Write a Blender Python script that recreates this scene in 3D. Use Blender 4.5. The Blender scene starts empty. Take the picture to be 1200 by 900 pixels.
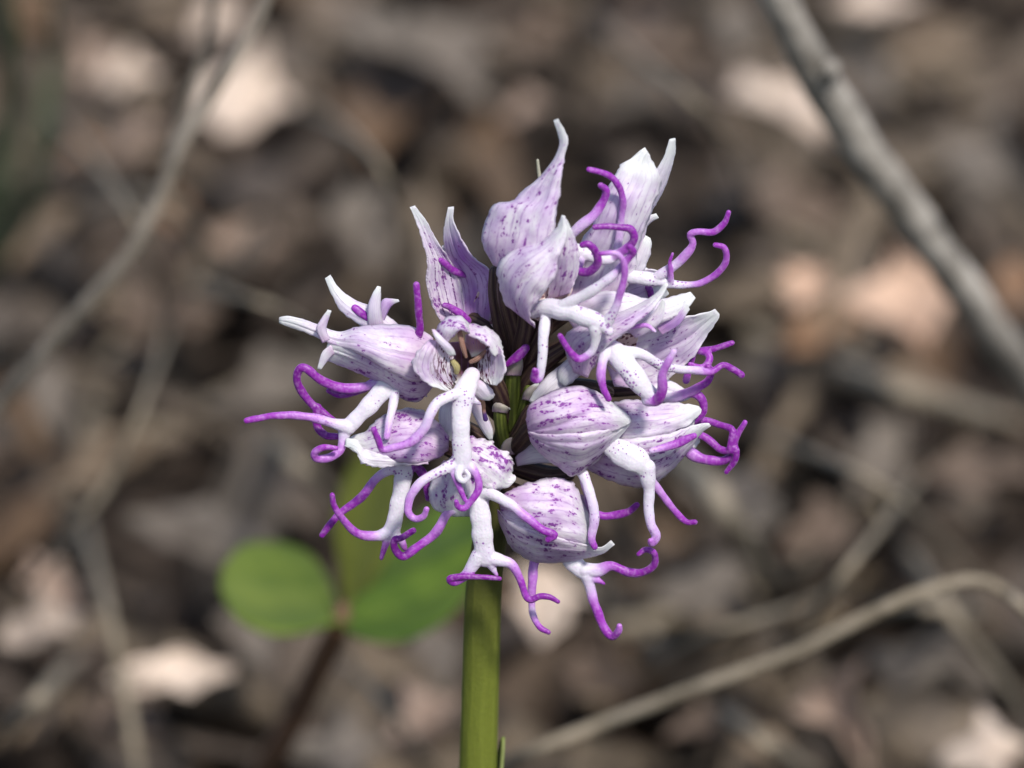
import bpy, math, random
import numpy as np
from mathutils import Vector, Matrix, noise
from mathutils.kdtree import KDTree

scene = bpy.context.scene
C = scene.collection
rng = random.Random(11)
nrng = np.random.default_rng(5)

# ------------------------------------------------------------------ camera
PITCH = math.radians(22.0)
FOC = 0.50                    # metres from the lens to the flower head
HGT = 0.20                    # height of the flower head above the ground
U = 0.11 / 1200.0             # metres per photo pixel at the flower head
FWD = np.array([0, math.cos(PITCH), -math.sin(PITCH)])
UPV = np.array([0, math.sin(PITCH), math.cos(PITCH)])
RGT = np.array([1.0, 0, 0])
CAMLOC = np.array([0, 0, HGT]) - FWD * FOC
cam_d = bpy.data.cameras.new('camera')
cam = bpy.data.objects.new('camera', cam_d)
C.objects.link(cam)
cam.location = CAMLOC
cam.rotation_euler = (math.pi / 2 - PITCH, 0, 0)
cam_d.sensor_width = 36
cam_d.lens = 36 * FOC / 0.11
cam_d.clip_start = 0.02
cam_d.clip_end = 200
cam_d.dof.use_dof = True
cam_d.dof.focus_distance = FOC - 0.0045
cam_d.dof.aperture_fstop = cam_d.lens / 9.4
cam_d.dof.aperture_blades = 7
scene.camera = cam

# ------------------------------------------------------------------ light
SUN_EL, SUN_AZ = math.radians(50), math.radians(-24)     # azimuth from the camera's side, towards the right
sdir = Vector((math.cos(SUN_EL) * math.sin(-SUN_AZ), -math.cos(SUN_EL) * math.cos(SUN_AZ), math.sin(SUN_EL)))
world = bpy.data.worlds.new('World')
scene.world = world
world.use_nodes = True
wn = world.node_tree
bg = wn.nodes['Background']
sky = wn.nodes.new('ShaderNodeTexSky')
sky.sky_type = 'NISHITA'
sky.sun_disc = False
sky.sun_elevation = SUN_EL
sky.sun_rotation = math.atan2(sdir.x, sdir.y)
wn.links.new(sky.outputs[0], bg.inputs[0])
bg.inputs[1].default_value = 0.11
sl = bpy.data.lights.new('sun', 'SUN')
sun = bpy.data.objects.new('sun', sl)
C.objects.link(sun)
sl.energy = 3.6
sl.angle = math.radians(7.0)
sl.color = (1.0, 0.95, 0.88)
sun.rotation_euler = sdir.to_track_quat('Z', 'Y').to_euler()
vs = scene.view_settings
vs.view_transform = 'Standard'
vs.look = 'None'
vs.exposure = 0.5
vs.gamma = 1.0
vs.use_curve_mapping = False


# ------------------------------------------------------------------ points
TANP = math.tan(PITCH)


def P(x, y, r):
    """photo pixel x, y and distance r (in pixels) in front of the upright stem's plane -> world point(s)"""
    x, y, r = np.asarray(x, float), np.asarray(y, float), np.asarray(r, float)
    z = FOC - (r - (y - 450) * TANP) * U
    k = U * z / FOC
    return CAMLOC + z[..., None] * FWD + ((x - 600) * k)[..., None] * RGT - ((y - 450) * k)[..., None] * UPV


def D(x, y, dz):
    """pixel and metres behind the focus plane -> world point"""
    z = FOC + dz
    k = U * z / FOC
    return CAMLOC + z * FWD + (x - 600) * k * RGT - (y - 450) * k * UPV


def G(x, y, h=0.0):
    """pixel -> world point at height h over the ground"""
    d = FWD + (x - 600) * U / FOC * RGT - (y - 450) * U / FOC * UPV
    t = (h - CAMLOC[2]) / d[2]
    return CAMLOC + d * t


# ------------------------------------------------------------------ materials
def newmat(name):
    m = bpy.data.materials.new(name)
    m.use_nodes = True
    nt = m.node_tree
    b = nt.nodes['Principled BSDF']
    return m, nt, b


def N(nt, t, **kw):
    n = nt.nodes.new(t)
    for k, v in kw.items():
        setattr(n, k, v)
    return n


def mth(nt, op, a, b=None, c=None, clamp=False):
    n = N(nt, 'ShaderNodeMath', operation=op, use_clamp=clamp)
    for i, v in enumerate((a, b, c)):
        if v is None:
            continue
        if isinstance(v, (int, float)):
            n.inputs[i].default_value = v
        else:
            nt.links.new(v, n.inputs[i])
    return n.outputs[0]


def mixc(nt, f, a, b, mode='MIX'):
    n = N(nt, 'ShaderNodeMix', data_type='RGBA', blend_type=mode)
    for i, v in ((0, f), (6, a), (7, b)):
        if isinstance(v, (int, float)):
            n.inputs[i].default_value = v
        elif isinstance(v, tuple):
            n.inputs[i].default_value = (*v, 1)
        else:
            nt.links.new(v, n.inputs[i])
    return n.outputs[2]


def smooth(nt, v, lo, hi):
    n = N(nt, 'ShaderNodeMapRange', interpolation_type='SMOOTHSTEP')
    nt.links.new(v, n.inputs[0])
    n.inputs[1].default_value = lo
    n.inputs[2].default_value = hi
    return n.outputs[0]


def noise_tex(nt, vec, scale, detail=3, dims='3D', rough=0.5):
    n = N(nt, 'ShaderNodeTexNoise', noise_dimensions=dims)
    n.inputs['Scale'].default_value = scale
    n.inputs['Detail'].default_value = detail
    n.inputs['Roughness'].default_value = rough
    if vec is not None:
        nt.links.new(vec, n.inputs['Vector'])
    return n.outputs['Fac']


def vscale(nt, vec, s):
    n = N(nt, 'ShaderNodeVectorMath', operation='MULTIPLY')
    nt.links.new(vec, n.inputs[0])
    n.inputs[1].default_value = s
    return n.outputs[0]


def bump(nt, b, h, strength, dist):
    n = N(nt, 'ShaderNodeBump')
    n.inputs['Strength'].default_value = strength
    n.inputs['Distance'].default_value = dist
    nt.links.new(h, n.inputs['Height'])
    nt.links.new(n.outputs[0], b.inputs['Normal'])
    return n.outputs[0]


def thin(nt, b, col, amount, nrm=None):
    """let a share of the light through, as petals and leaves do"""
    tr = N(nt, 'ShaderNodeBsdfTranslucent')
    nt.links.new(col, tr.inputs[0])
    if nrm is not None:
        nt.links.new(nrm, tr.inputs[1])
    mx = N(nt, 'ShaderNodeMixShader')
    mx.inputs[0].default_value = amount
    nt.links.new(b.outputs[0], mx.inputs[1])
    nt.links.new(tr.outputs[0], mx.inputs[2])
    nt.links.new(mx.outputs[0], nt.nodes['Material Output'].inputs[0])


def petal_mat(name, white, lav, spotc, vein_amt, spot_size, inner=False):
    m, nt, b = newmat(name)
    at = N(nt, 'ShaderNodeAttribute', attribute_name='pet')
    mm = N(nt, 'ShaderNodeAttribute', attribute_name='pmm')
    sep = N(nt, 'ShaderNodeSeparateColor')
    nt.links.new(at.outputs['Color'], sep.inputs[0])
    u, v, sp = sep.outputs[0], sep.outputs[1], sep.outputs[2]
    vec = mm.outputs['Vector']
    n1 = noise_tex(nt, vscale(nt, vec, (0.25, 0.5, 1)), 1.2, 2)
    n2 = noise_tex(nt, vscale(nt, vec, (0.5, 3.0, 1)), 1.6, 3)
    base = mixc(nt, smooth(nt, n1, 0.30, 0.72), white, lav)
    # fine long veins
    vv = mth(nt, 'ADD', mth(nt, 'MULTIPLY', v, 46.0), mth(nt, 'MULTIPLY', n1, 7.0))
    vein = smooth(nt, mth(nt, 'SINE', vv), 0.55, 1.0)
    vein = mth(nt, 'MULTIPLY', vein, mth(nt, 'MULTIPLY', smooth(nt, n2, 0.35, 0.7), vein_amt))
    base = mixc(nt, vein, base, (0.36, 0.17, 0.46))
    # tips turn white with a trace of green, bases blush
    base = mixc(nt, mth(nt, 'MULTIPLY', smooth(nt, u, 0.66, 0.93), 0.85), base, (0.80, 0.83, 0.81))
    base = mixc(nt, mth(nt, 'MULTIPLY', smooth(nt, u, 0.34, 0.0), 0.42), base, (0.62, 0.36, 0.61))
    # dots gathered in rows and clusters
    vo = N(nt, 'ShaderNodeTexVoronoi', feature='F1')
    vo.inputs['Scale'].default_value = spot_size
    vo.inputs['Randomness'].default_value = 0.9
    warp = N(nt, 'ShaderNodeVectorMath', operation='ADD')
    nz = N(nt, 'ShaderNodeTexNoise')
    nz.inputs['Scale'].default_value = 3.0
    nt.links.new(vec, nz.inputs['Vector'])
    wv = vscale(nt, nz.outputs['Color'], (0.6, 0.6, 0))
    nt.links.new(vscale(nt, vec, (0.9, 1.15, 1)), warp.inputs[0])
    nt.links.new(wv, warp.inputs[1])
    nt.links.new(warp.outputs[0], vo.inputs['Vector'])
    cl = noise_tex(nt, vscale(nt, vec, (0.45, 1.0, 1)), 1.3, 3)
    rad = mth(nt, 'MULTIPLY', smooth(nt, cl, 0.45, 0.66), mth(nt, 'MULTIPLY', sp, 0.54))
    rad = mth(nt, 'MULTIPLY', rad, mth(nt, 'SUBTRACT', 1.0, smooth(nt, u, 0.70, 0.92)))
    spot = mth(nt, 'SUBTRACT', rad, vo.outputs['Distance'])
    wash = smooth(nt, spot, -0.55, 0.25)
    base = mixc(nt, mth(nt, 'MULTIPLY', wash, mth(nt, 'MULTIPLY', sp, 0.5)), base, (0.47, 0.18, 0.55))
    grain = noise_tex(nt, vec, 5.0, 3)
    spot = smooth(nt, mth(nt, 'ADD', spot, mth(nt, 'MULTIPLY', mth(nt, 'SUBTRACT', grain, 0.5), 0.5)), -0.02, 0.14)
    col = mixc(nt, mth(nt, 'MULTIPLY', spot, 0.85), base, spotc)
    # strong broken veins on some sepals
    pv = N(nt, 'ShaderNodeAttribute', attribute_name='pvein').outputs['Fac']
    sv = mth(nt, 'SINE', mth(nt, 'ADD', mth(nt, 'MULTIPLY', v, 25.0), mth(nt, 'MULTIPLY', n1, 3.0)))
    sv = smooth(nt, mth(nt, 'ADD', sv, mth(nt, 'MULTIPLY', mth(nt, 'SUBTRACT', grain, 0.5), 0.9)), 0.84, 1.02)
    sv = mth(nt, 'MULTIPLY', sv, mth(nt, 'MULTIPLY', pv, smooth(nt, u, 0.82, 0.6)))
    col = mixc(nt, sv, col, (0.13, 0.015, 0.19))
    # margins bleach to white
    ed = mth(nt, 'ABSOLUTE', mth(nt, 'SUBTRACT', v, 0.5))
    col = mixc(nt, mth(nt, 'MULTIPLY', smooth(nt, ed, 0.44, 0.5), 0.55), col, (0.86, 0.83, 0.87))
    if inner:      # the throat side: brown-purple streaks on cream near the base
        st = noise_tex(nt, vscale(nt, vec, (0.6, 2.6, 1)), 2.0, 3)
        col = mixc(nt, mth(nt, 'MULTIPLY', smooth(nt, st, 0.50, 0.56), smooth(nt, v, 0.22, 0.7)), col, (0.11, 0.02, 0.06))
    nt.links.new(col, b.inputs['Base Color'])
    b.inputs['Roughness'].default_value = 0.42
    b.inputs['Specular IOR Level'].default_value = 0.35
    h = mth(nt, 'ADD', mth(nt, 'MULTIPLY', n2, 0.6), mth(nt, 'MULTIPLY', noise_tex(nt, vec, 14.0, 2), 0.4))
    bump(nt, b, h, 0.45, 0.00016)
    thin(nt, b, col, 0.42)
    return m


M = {}
M['petal'] = petal_mat('petal_outside', (0.86, 0.82, 0.87), (0.70, 0.57, 0.77), (0.20, 0.015, 0.29), 0.6, 2.2)
M['petal_dense'] = petal_mat('petal_dense_spots', (0.86, 0.80, 0.87), (0.66, 0.48, 0.73), (0.24, 0.018, 0.34), 0.55, 2.5)
M['petal_white'] = petal_mat('petal_white', (0.86, 0.83, 0.87), (0.77, 0.71, 0.82), (0.24, 0.02, 0.34), 0.35, 2.3)
M['petal_inner'] = petal_mat('petal_inside', (0.82, 0.77, 0.82), (0.66, 0.55, 0.72), (0.20, 0.02, 0.22), 0.6, 1.7, True)
M['petal_violet'] = petal_mat('petal_violet', (0.66, 0.52, 0.74), (0.40, 0.19, 0.55), (0.20, 0.02, 0.26), 1.0, 1.7)

# throat
m, nt, b = newmat('throat')
tc = N(nt, 'ShaderNodeAttribute', attribute_name='pmm').outputs['Vector']
a = noise_tex(nt, vscale(nt, tc, (1, 1.6, 1)), 1.5, 3)
vt = N(nt, 'ShaderNodeTexVoronoi', feature='F1')
vt.inputs['Scale'].default_value = 1.7
nt.links.new(tc, vt.inputs['Vector'])
col = mixc(nt, smooth(nt, mth(nt, 'ADD', vt.outputs['Distance'], a), 1.0, 0.82), (0.60, 0.46, 0.42), (0.10, 0.02, 0.04))
nt.links.new(col, b.inputs['Base Color'])
b.inputs['Roughness'].default_value = 0.45
bump(nt, b, a, 0.5, 0.0003)
M['throat'] = m

# lip limbs: white body, violet ends
m, nt, b = newmat('lip')
at = N(nt, 'ShaderNodeAttribute', attribute_name='lipf')
f = at.outputs['Fac']
geo = N(nt, 'ShaderNodeNewGeometry')
pos = geo.outputs['Position']
g1 = noise_tex(nt, pos, 900, 3)
ff = mth(nt, 'ADD', f, mth(nt, 'MULTIPLY', mth(nt, 'SUBTRACT', g1, 0.5), 0.35), clamp=True)
ramp = N(nt, 'ShaderNodeValToRGB')
cr = ramp.color_ramp
cr.elements[0].position = 0.0
cr.elements[0].color = (0.57, 0.55, 0.60, 1)
cr.elements[1].position = 1.0
cr.elements[1].color = (0.165, 0.007, 0.225, 1)
for p_, c_ in ((0.20, (0.53, 0.46, 0.60, 1)), (0.5, (0.40, 0.18, 0.50, 1)), (0.8, (0.25, 0.026, 0.335, 1))):
    e = cr.elements.new(p_)
    e.color = c_
nt.links.new(ff, ramp.inputs[0])
vo = N(nt, 'ShaderNodeTexVoronoi', feature='F1')
vo.inputs['Scale'].default_value = 2700
nt.links.new(pos, vo.inputs['Vector'])
big = noise_tex(nt, pos, 330, 2)
dot = mth(nt, 'SUBTRACT', mth(nt, 'MULTIPLY', smooth(nt, big, 0.44, 0.66), 0.42), vo.outputs['Distance'])
dot = mth(nt, 'MULTIPLY', smooth(nt, mth(nt, 'ADD', dot, mth(nt, 'MULTIPLY', mth(nt, 'SUBTRACT', g1, 0.5), 0.5)), -0.02, 0.08), mth(nt, 'SUBTRACT', 1.0, f))
col = mixc(nt, mth(nt, 'MULTIPLY', dot, 0.85), ramp.outputs[0], (0.20, 0.03, 0.28))
g2 = noise_tex(nt, pos, 2600, 2)
col = mixc(nt, mth(nt, 'MULTIPLY', smooth(nt, g2, 0.42, 0.72), 0.13), col, (0.78, 0.62, 0.82))
b.inputs['Sheen Weight'].default_value = 0.25
b.inputs['Sheen Roughness'].default_value = 0.4
b.inputs['Sheen Tint'].default_value = (0.9, 0.7, 0.95, 1)
nt.links.new(col, b.inputs['Base Color'])
b.inputs['Roughness'].default_value = 0.46
b.inputs['Specular IOR Level'].default_value = 0.35
b.inputs['Subsurface Weight'].default_value = 0.5
b.inputs['Subsurface Radius'].default_value = (1.0, 0.6, 0.9)
b.inputs['Subsurface Scale'].default_value = 0.0008
vp = N(nt, 'ShaderNodeTexVoronoi', feature='SMOOTH_F1')
vp.inputs['Scale'].default_value = 3800
nt.links.new(pos, vp.inputs['Vector'])
bump(nt, b, mth(nt, 'ADD', vp.outputs['Distance'], mth(nt, 'MULTIPLY', g1, 0.8)), 0.35, 0.00012)
M['lip'] = m


def fibre_mat(name, c1, c2, along, rough=0.5, sss=0.0, trans=0.0, use_f=None):
    """ribbed plant tissue; attribute tb holds (length mm, angle, fraction)"""
    m, nt, b = newmat(name)
    at = N(nt, 'ShaderNodeAttribute', attribute_name='tb')
    v = at.outputs['Vector']
    sx = N(nt, 'ShaderNodeSeparateXYZ')
    nt.links.new(v, sx.inputs[0])
    cx = mth(nt, 'COSINE', sx.outputs[1])
    sy = mth(nt, 'SINE', sx.outputs[1])
    cb = N(nt, 'ShaderNodeCombineXYZ')
    nt.links.new(mth(nt, 'MULTIPLY', sx.outputs[0], 0.12), cb.inputs[0])
    nt.links.new(mth(nt, 'MULTIPLY', cx, 3.0), cb.inputs[1])
    nt.links.new(mth(nt, 'MULTIPLY', sy, 3.0), cb.inputs[2])
    a = noise_tex(nt, cb.outputs[0], along, 4)
    rib = mth(nt, 'SINE', mth(nt, 'MULTIPLY', sx.outputs[1], 9.0))
    t = mth(nt, 'ADD', mth(nt, 'MULTIPLY', a, 0.8), mth(nt, 'MULTIPLY', rib, 0.12), clamp=True)
    col = mixc(nt, smooth(nt, t, 0.25, 0.62), c1, c2)
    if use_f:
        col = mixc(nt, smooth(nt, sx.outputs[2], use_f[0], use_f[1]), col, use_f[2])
    fine = noise_tex(nt, N(nt, 'ShaderNodeNewGeometry').outputs['Position'], 2500, 2)
    col = mixc(nt, mth(nt, 'MULTIPLY', fine, 0.3), col, (0, 0, 0), 'MULTIPLY')
    nt.links.new(col, b.inputs['Base Color'])
    b.inputs['Roughness'].default_value = rough
    b.inputs['Specular IOR Level'].default_value = 0.3
    if sss:
        b.inputs['Subsurface Weight'].default_value = sss
        b.inputs['Subsurface Radius'].default_value = (0.8, 1.0, 0.3)
        b.inputs['Subsurface Scale'].default_value = 0.001
    bump(nt, b, mth(nt, 'ADD', t, mth(nt, 'MULTIPLY', fine, 0.4)), 0.5, 0.0003)
    return m


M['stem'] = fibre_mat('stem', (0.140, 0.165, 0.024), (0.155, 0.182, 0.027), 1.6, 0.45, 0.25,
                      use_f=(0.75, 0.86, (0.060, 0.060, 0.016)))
M['ovary'] = fibre_mat('ovary', (0.030, 0.012, 0.016), (0.115, 0.075, 0.050), 2.2, 0.5, 0.1)
M['ovary_green'] = fibre_mat('ovary_green', (0.07, 0.09, 0.015), (0.13, 0.16, 0.03), 2.0, 0.5, 0.2)
M['bract'] = fibre_mat('bract', (0.35, 0.36, 0.24), (0.52, 0.48, 0.42), 2.0, 0.5, 0.1)
M['column'] = fibre_mat('column', (0.22, 0.10, 0.07), (0.40, 0.25, 0.20), 2.0, 0.4, 0.1)
M['spur'] = fibre_mat('spur', (0.45, 0.20, 0.10), (0.62, 0.40, 0.30), 2.0, 0.4, 0.1, use_f=(0.5, 0.7, (0.07, 0.03, 0.16)))


# ------------------------------------------------------------------ mesh helpers
def catmull(pts, n):
    """resample control rows (k x m) to n rows along a smooth curve, even in arc length of the first three columns"""
    p = np.asarray(pts, float)
    k = len(p)
    if k == 2:
        t = np.linspace(0, 1, n)[:, None]
        return p[0] * (1 - t) + p[1] * t
    q = np.vstack([2 * p[0] - p[1], p, 2 * p[-1] - p[-2]])
    out = []
    m = 14
    for i in range(k - 1):
        a, b_, c, d = q[i], q[i + 1], q[i + 2], q[i + 3]
        t = np.linspace(0, 1, m, endpoint=False)[:, None]
        out.append(0.5 * ((2 * b_) + (-a + c) * t + (2 * a - 5 * b_ + 4 * c - d) * t ** 2 + (-a + 3 * b_ - 3 * c + d) * t ** 3))
    out.append(p[-1:])
    o = np.vstack(out)
    s = np.concatenate([[0], np.cumsum(np.linalg.norm(np.diff(o[:, :3], axis=0), axis=1))])
    tt = np.linspace(0, s[-1], n)
    return np.stack([np.interp(tt, s, o[:, j]) for j in range(o.shape[1])], 1)


def link(name, me, mat, parent=None):
    o = bpy.data.objects.new(name, me)
    C.objects.link(o)
    if mat is not None:
        me.materials.append(mat)
    o.parent = parent
    return o


def grid_mesh(name, pts, closed_v=False, cap=False):
    """pts: nu x nv x 3"""
    nu, nv = pts.shape[:2]
    verts = pts.reshape(-1, 3)
    faces = []
    vr = nv if closed_v else nv - 1
    for i in range(nu - 1):
        for j in range(vr):
            j2 = (j + 1) % nv
            faces.append((i * nv + j, i * nv + j2, (i + 1) * nv + j2, (i + 1) * nv + j))
    if cap:
        faces.append(tuple(range(nv - 1, -1, -1)))
        faces.append(tuple((nu - 1) * nv + j for j in range(nv)))
    me = bpy.data.meshes.new(name)
    me.from_pydata(verts.tolist(), [], faces)
    me.polygons.foreach_set('use_smooth', [True] * len(me.polygons))
    return me


def attr(me, name, typ, data):
    a = me.attributes.new(name, typ, 'POINT')
    key = {'FLOAT': 'value', 'FLOAT_COLOR': 'color', 'FLOAT_VECTOR': 'vector'}[typ]
    a.data.foreach_set(key, np.asarray(data, np.float32).ravel())


seedc = [0]


def petal(name, parent, rows, mat='petal', spot=1.0, ruffle=1.2, nu=44, nv=27, thick=1.5, flip=False, vein=0.0, fold=2.0):
    """rows base -> tip: (xL, yL, xR, yR, rL, rR, bulge); a curved blade between two edges with real depth and thickness"""
    seedc[0] += 1
    sd = seedc[0] * 7.31
    R = np.array(rows, float)
    mid = np.stack([(R[:, 0] + R[:, 2]) / 2, (R[:, 1] + R[:, 3]) / 2, (R[:, 4] + R[:, 5]) / 2], 1)
    S = catmull(np.hstack([mid, R]), nu)[:, 3:]
    s = np.linspace(-1, 1, nv)
    prof = (1 - np.abs(s) ** 2.2) ** 0.62
    t = (s + 1) / 2
    X = S[:, 0:1] * (1 - t) + S[:, 2:3] * t
    Y = S[:, 1:2] * (1 - t) + S[:, 3:4] * t
    Z = S[:, 4:5] * (1 - t) + S[:, 5:6] * t + S[:, 6:7] * prof
    u = np.linspace(0, 1, nu)
    wid = np.hypot(S[:, 2] - S[:, 0], S[:, 3] - S[:, 1])
    # uneven margins and a soft fold along the midrib
    for i in range(nu):
        for j in range(nv):
            e = abs(s[j])
            a = noise.noise(Vector((X[i, j] * 0.055, Y[i, j] * 0.055, sd)))
            b_ = noise.noise(Vector((X[i, j] * 0.16, Y[i, j] * 0.16, sd + 40)))
            w = min(1.0, wid[i] / 25.0)
            Z[i, j] += ruffle * (3.2 * a * (0.35 + 0.65 * e) + 2.2 * b_ * e ** 3) * w
            rd = noise.noise(Vector((u[i] * 1.8, s[j] * 2.0, sd + 17)))
            Z[i, j] += (3.2 * abs(rd) + 0.5 * noise.noise(Vector((u[i] * 6, s[j] * 9.0, sd + 23)))) * min(1.0, wid[i] / 40.0) * (1.2 - e)
            fa = noise.noise(Vector((u[i] * 2.0 + s[j] * 0.9, s[j] * 1.5 - u[i] * 0.5, sd + 31)))
            fb = noise.noise(Vector((u[i] * 1.3 - s[j] * 0.4, s[j] * 1.3, sd + 37)))
            Z[i, j] += fold * 0.55 * (0.9 * fa - 1.0 * max(0.0, 0.2 - abs(fb)) * 3.0 + 0.3) * min(1.0, wid[i] / 35.0) * (1 - e ** 4)
            k = ruffle * (1.5 * b_ + 1.6 * noise.noise(Vector((X[i, j] * 0.3, Y[i, j] * 0.3, sd + 60)))) * e ** 6 * w
            X[i, j] += k
            Y[i, j] += ruffle * 1.5 * noise.noise(Vector((X[i, j] * 0.14, Y[i, j] * 0.14, sd + 80))) * e ** 4 * w
        Z[i] += 1.3 * np.exp(-(s / 0.10) ** 2) * min(1, wid[i] / 30) * np.sign(S[i, 6] + 0.01)
    pts = P(X, Y, Z)
    me = grid_mesh(name, pts)
    umm = np.concatenate([[0], np.cumsum(np.hypot(*(np.diff((S[:, 0:2] + S[:, 2:4]) / 2, axis=0).T)))]) * U * 1000
    pet = np.zeros((nu, nv, 4))
    pet[..., 0] = u[:, None]
    pet[..., 1] = (1 - t if flip else t)[None, :]
    pet[..., 2] = spot
    pet[..., 3] = 1
    pmm = np.zeros((nu, nv, 3))
    pmm[..., 0] = umm[:, None]
    pmm[..., 1] = (s[None, :] * wid[:, None] / 2) * U * 1000 * 1.15
    pmm[..., 2] = sd
    attr(me, 'pet', 'FLOAT_COLOR', pet)
    attr(me, 'pmm', 'FLOAT_VECTOR', pmm)
    attr(me, 'pvein', 'FLOAT', np.full(nu * nv, vein))
    o = link(name, me, M[mat], parent)
    so = o.modifiers.new('thickness', 'SOLIDIFY')
    so.thickness = thick * U
    so.offset = 0
    return o


def tube_pts(W, rad, n, nv=14, flat=1.0, flat_axis=None, caps=True):
    """W: k x 3 world points, rad: k radii (m) -> n rings (n x nv x 3)"""
    S = catmull(np.hstack([W, np.asarray(rad, float)[:, None]]), n)
    p, r = S[:, :3], np.maximum(S[:, 3], 1e-6)
    T = np.gradient(p, axis=0)
    T /= np.linalg.norm(T, axis=1)[:, None] + 1e-12
    nrm = np.cross(T[0], [0.3, 0.5, 0.81])
    nrm /= np.linalg.norm(nrm)
    out = []
    ang = np.linspace(0, 2 * math.pi, nv, endpoint=False)
    for i in range(len(p)):
        nrm = nrm - T[i] * nrm.dot(T[i])
        nrm /= np.linalg.norm(nrm)
        bn = np.cross(T[i], nrm)
        off = np.cos(ang)[:, None] * nrm + np.sin(ang)[:, None] * bn
        if flat_axis is not None:
            off = off - (1 - flat) * (off @ flat_axis)[:, None] * flat_axis
        out.append(p[i] + off * r[i])
    out = np.array(out)
    if caps:       # rounded ends
        pre, post = [], []
        for a in (0.92, 0.7, 0.38, 0.05):
            h = math.sqrt(1 - a * a)
            post.append(p[-1] + (out[-1] - p[-1]) * a + T[-1] * r[-1] * h)
            pre.insert(0, p[0] + (out[0] - p[0]) * a - T[0] * r[0] * h)
        out = np.concatenate([pre, out, post])
    return out, p, r


def tube(name, parent, pts, rad, mat, n=None, nv=16, wobble=0.0, caps=True, world=False):
    W = np.array(pts, float) if world else P(*np.array(pts, float).T)
    rad = np.array(rad, float) * (1.0 if world else U)
    L = np.linalg.norm(np.diff(W, axis=0), axis=1).sum()
    n = n or int(max(8, min(120, L / (rad.mean() * 0.6))))
    g, p, r = tube_pts(W, rad, n, nv, caps=caps)
    if wobble:
        seedc[0] += 1
        flatp = g.reshape(-1, 3)
        cen = g.mean(1, keepdims=True)
        for i in range(g.shape[0]):
            for j in range(nv):
                q = g[i, j]
                f = noise.noise(Vector(q / (rad.mean() * 3.0)) + Vector((seedc[0] * 3.1, 0, 0)))
                g[i, j] = cen[i, 0] + (q - cen[i, 0]) * (1 + wobble * f)
    me = grid_mesh(name, g, closed_v=True, cap=True)
    nr = g.shape[0]
    d = np.zeros((nr, nv, 3))
    d[..., 0] = np.linspace(0, L * 1000, nr)[:, None]
    d[..., 1] = np.linspace(0, 2 * math.pi, nv, endpoint=False)[None]
    d[..., 2] = np.linspace(0, 1, nr)[:, None]
    attr(me, 'tb', 'FLOAT_VECTOR', d)
    return link(name, me, mat if not isinstance(mat, str) else M[mat], parent)


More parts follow.
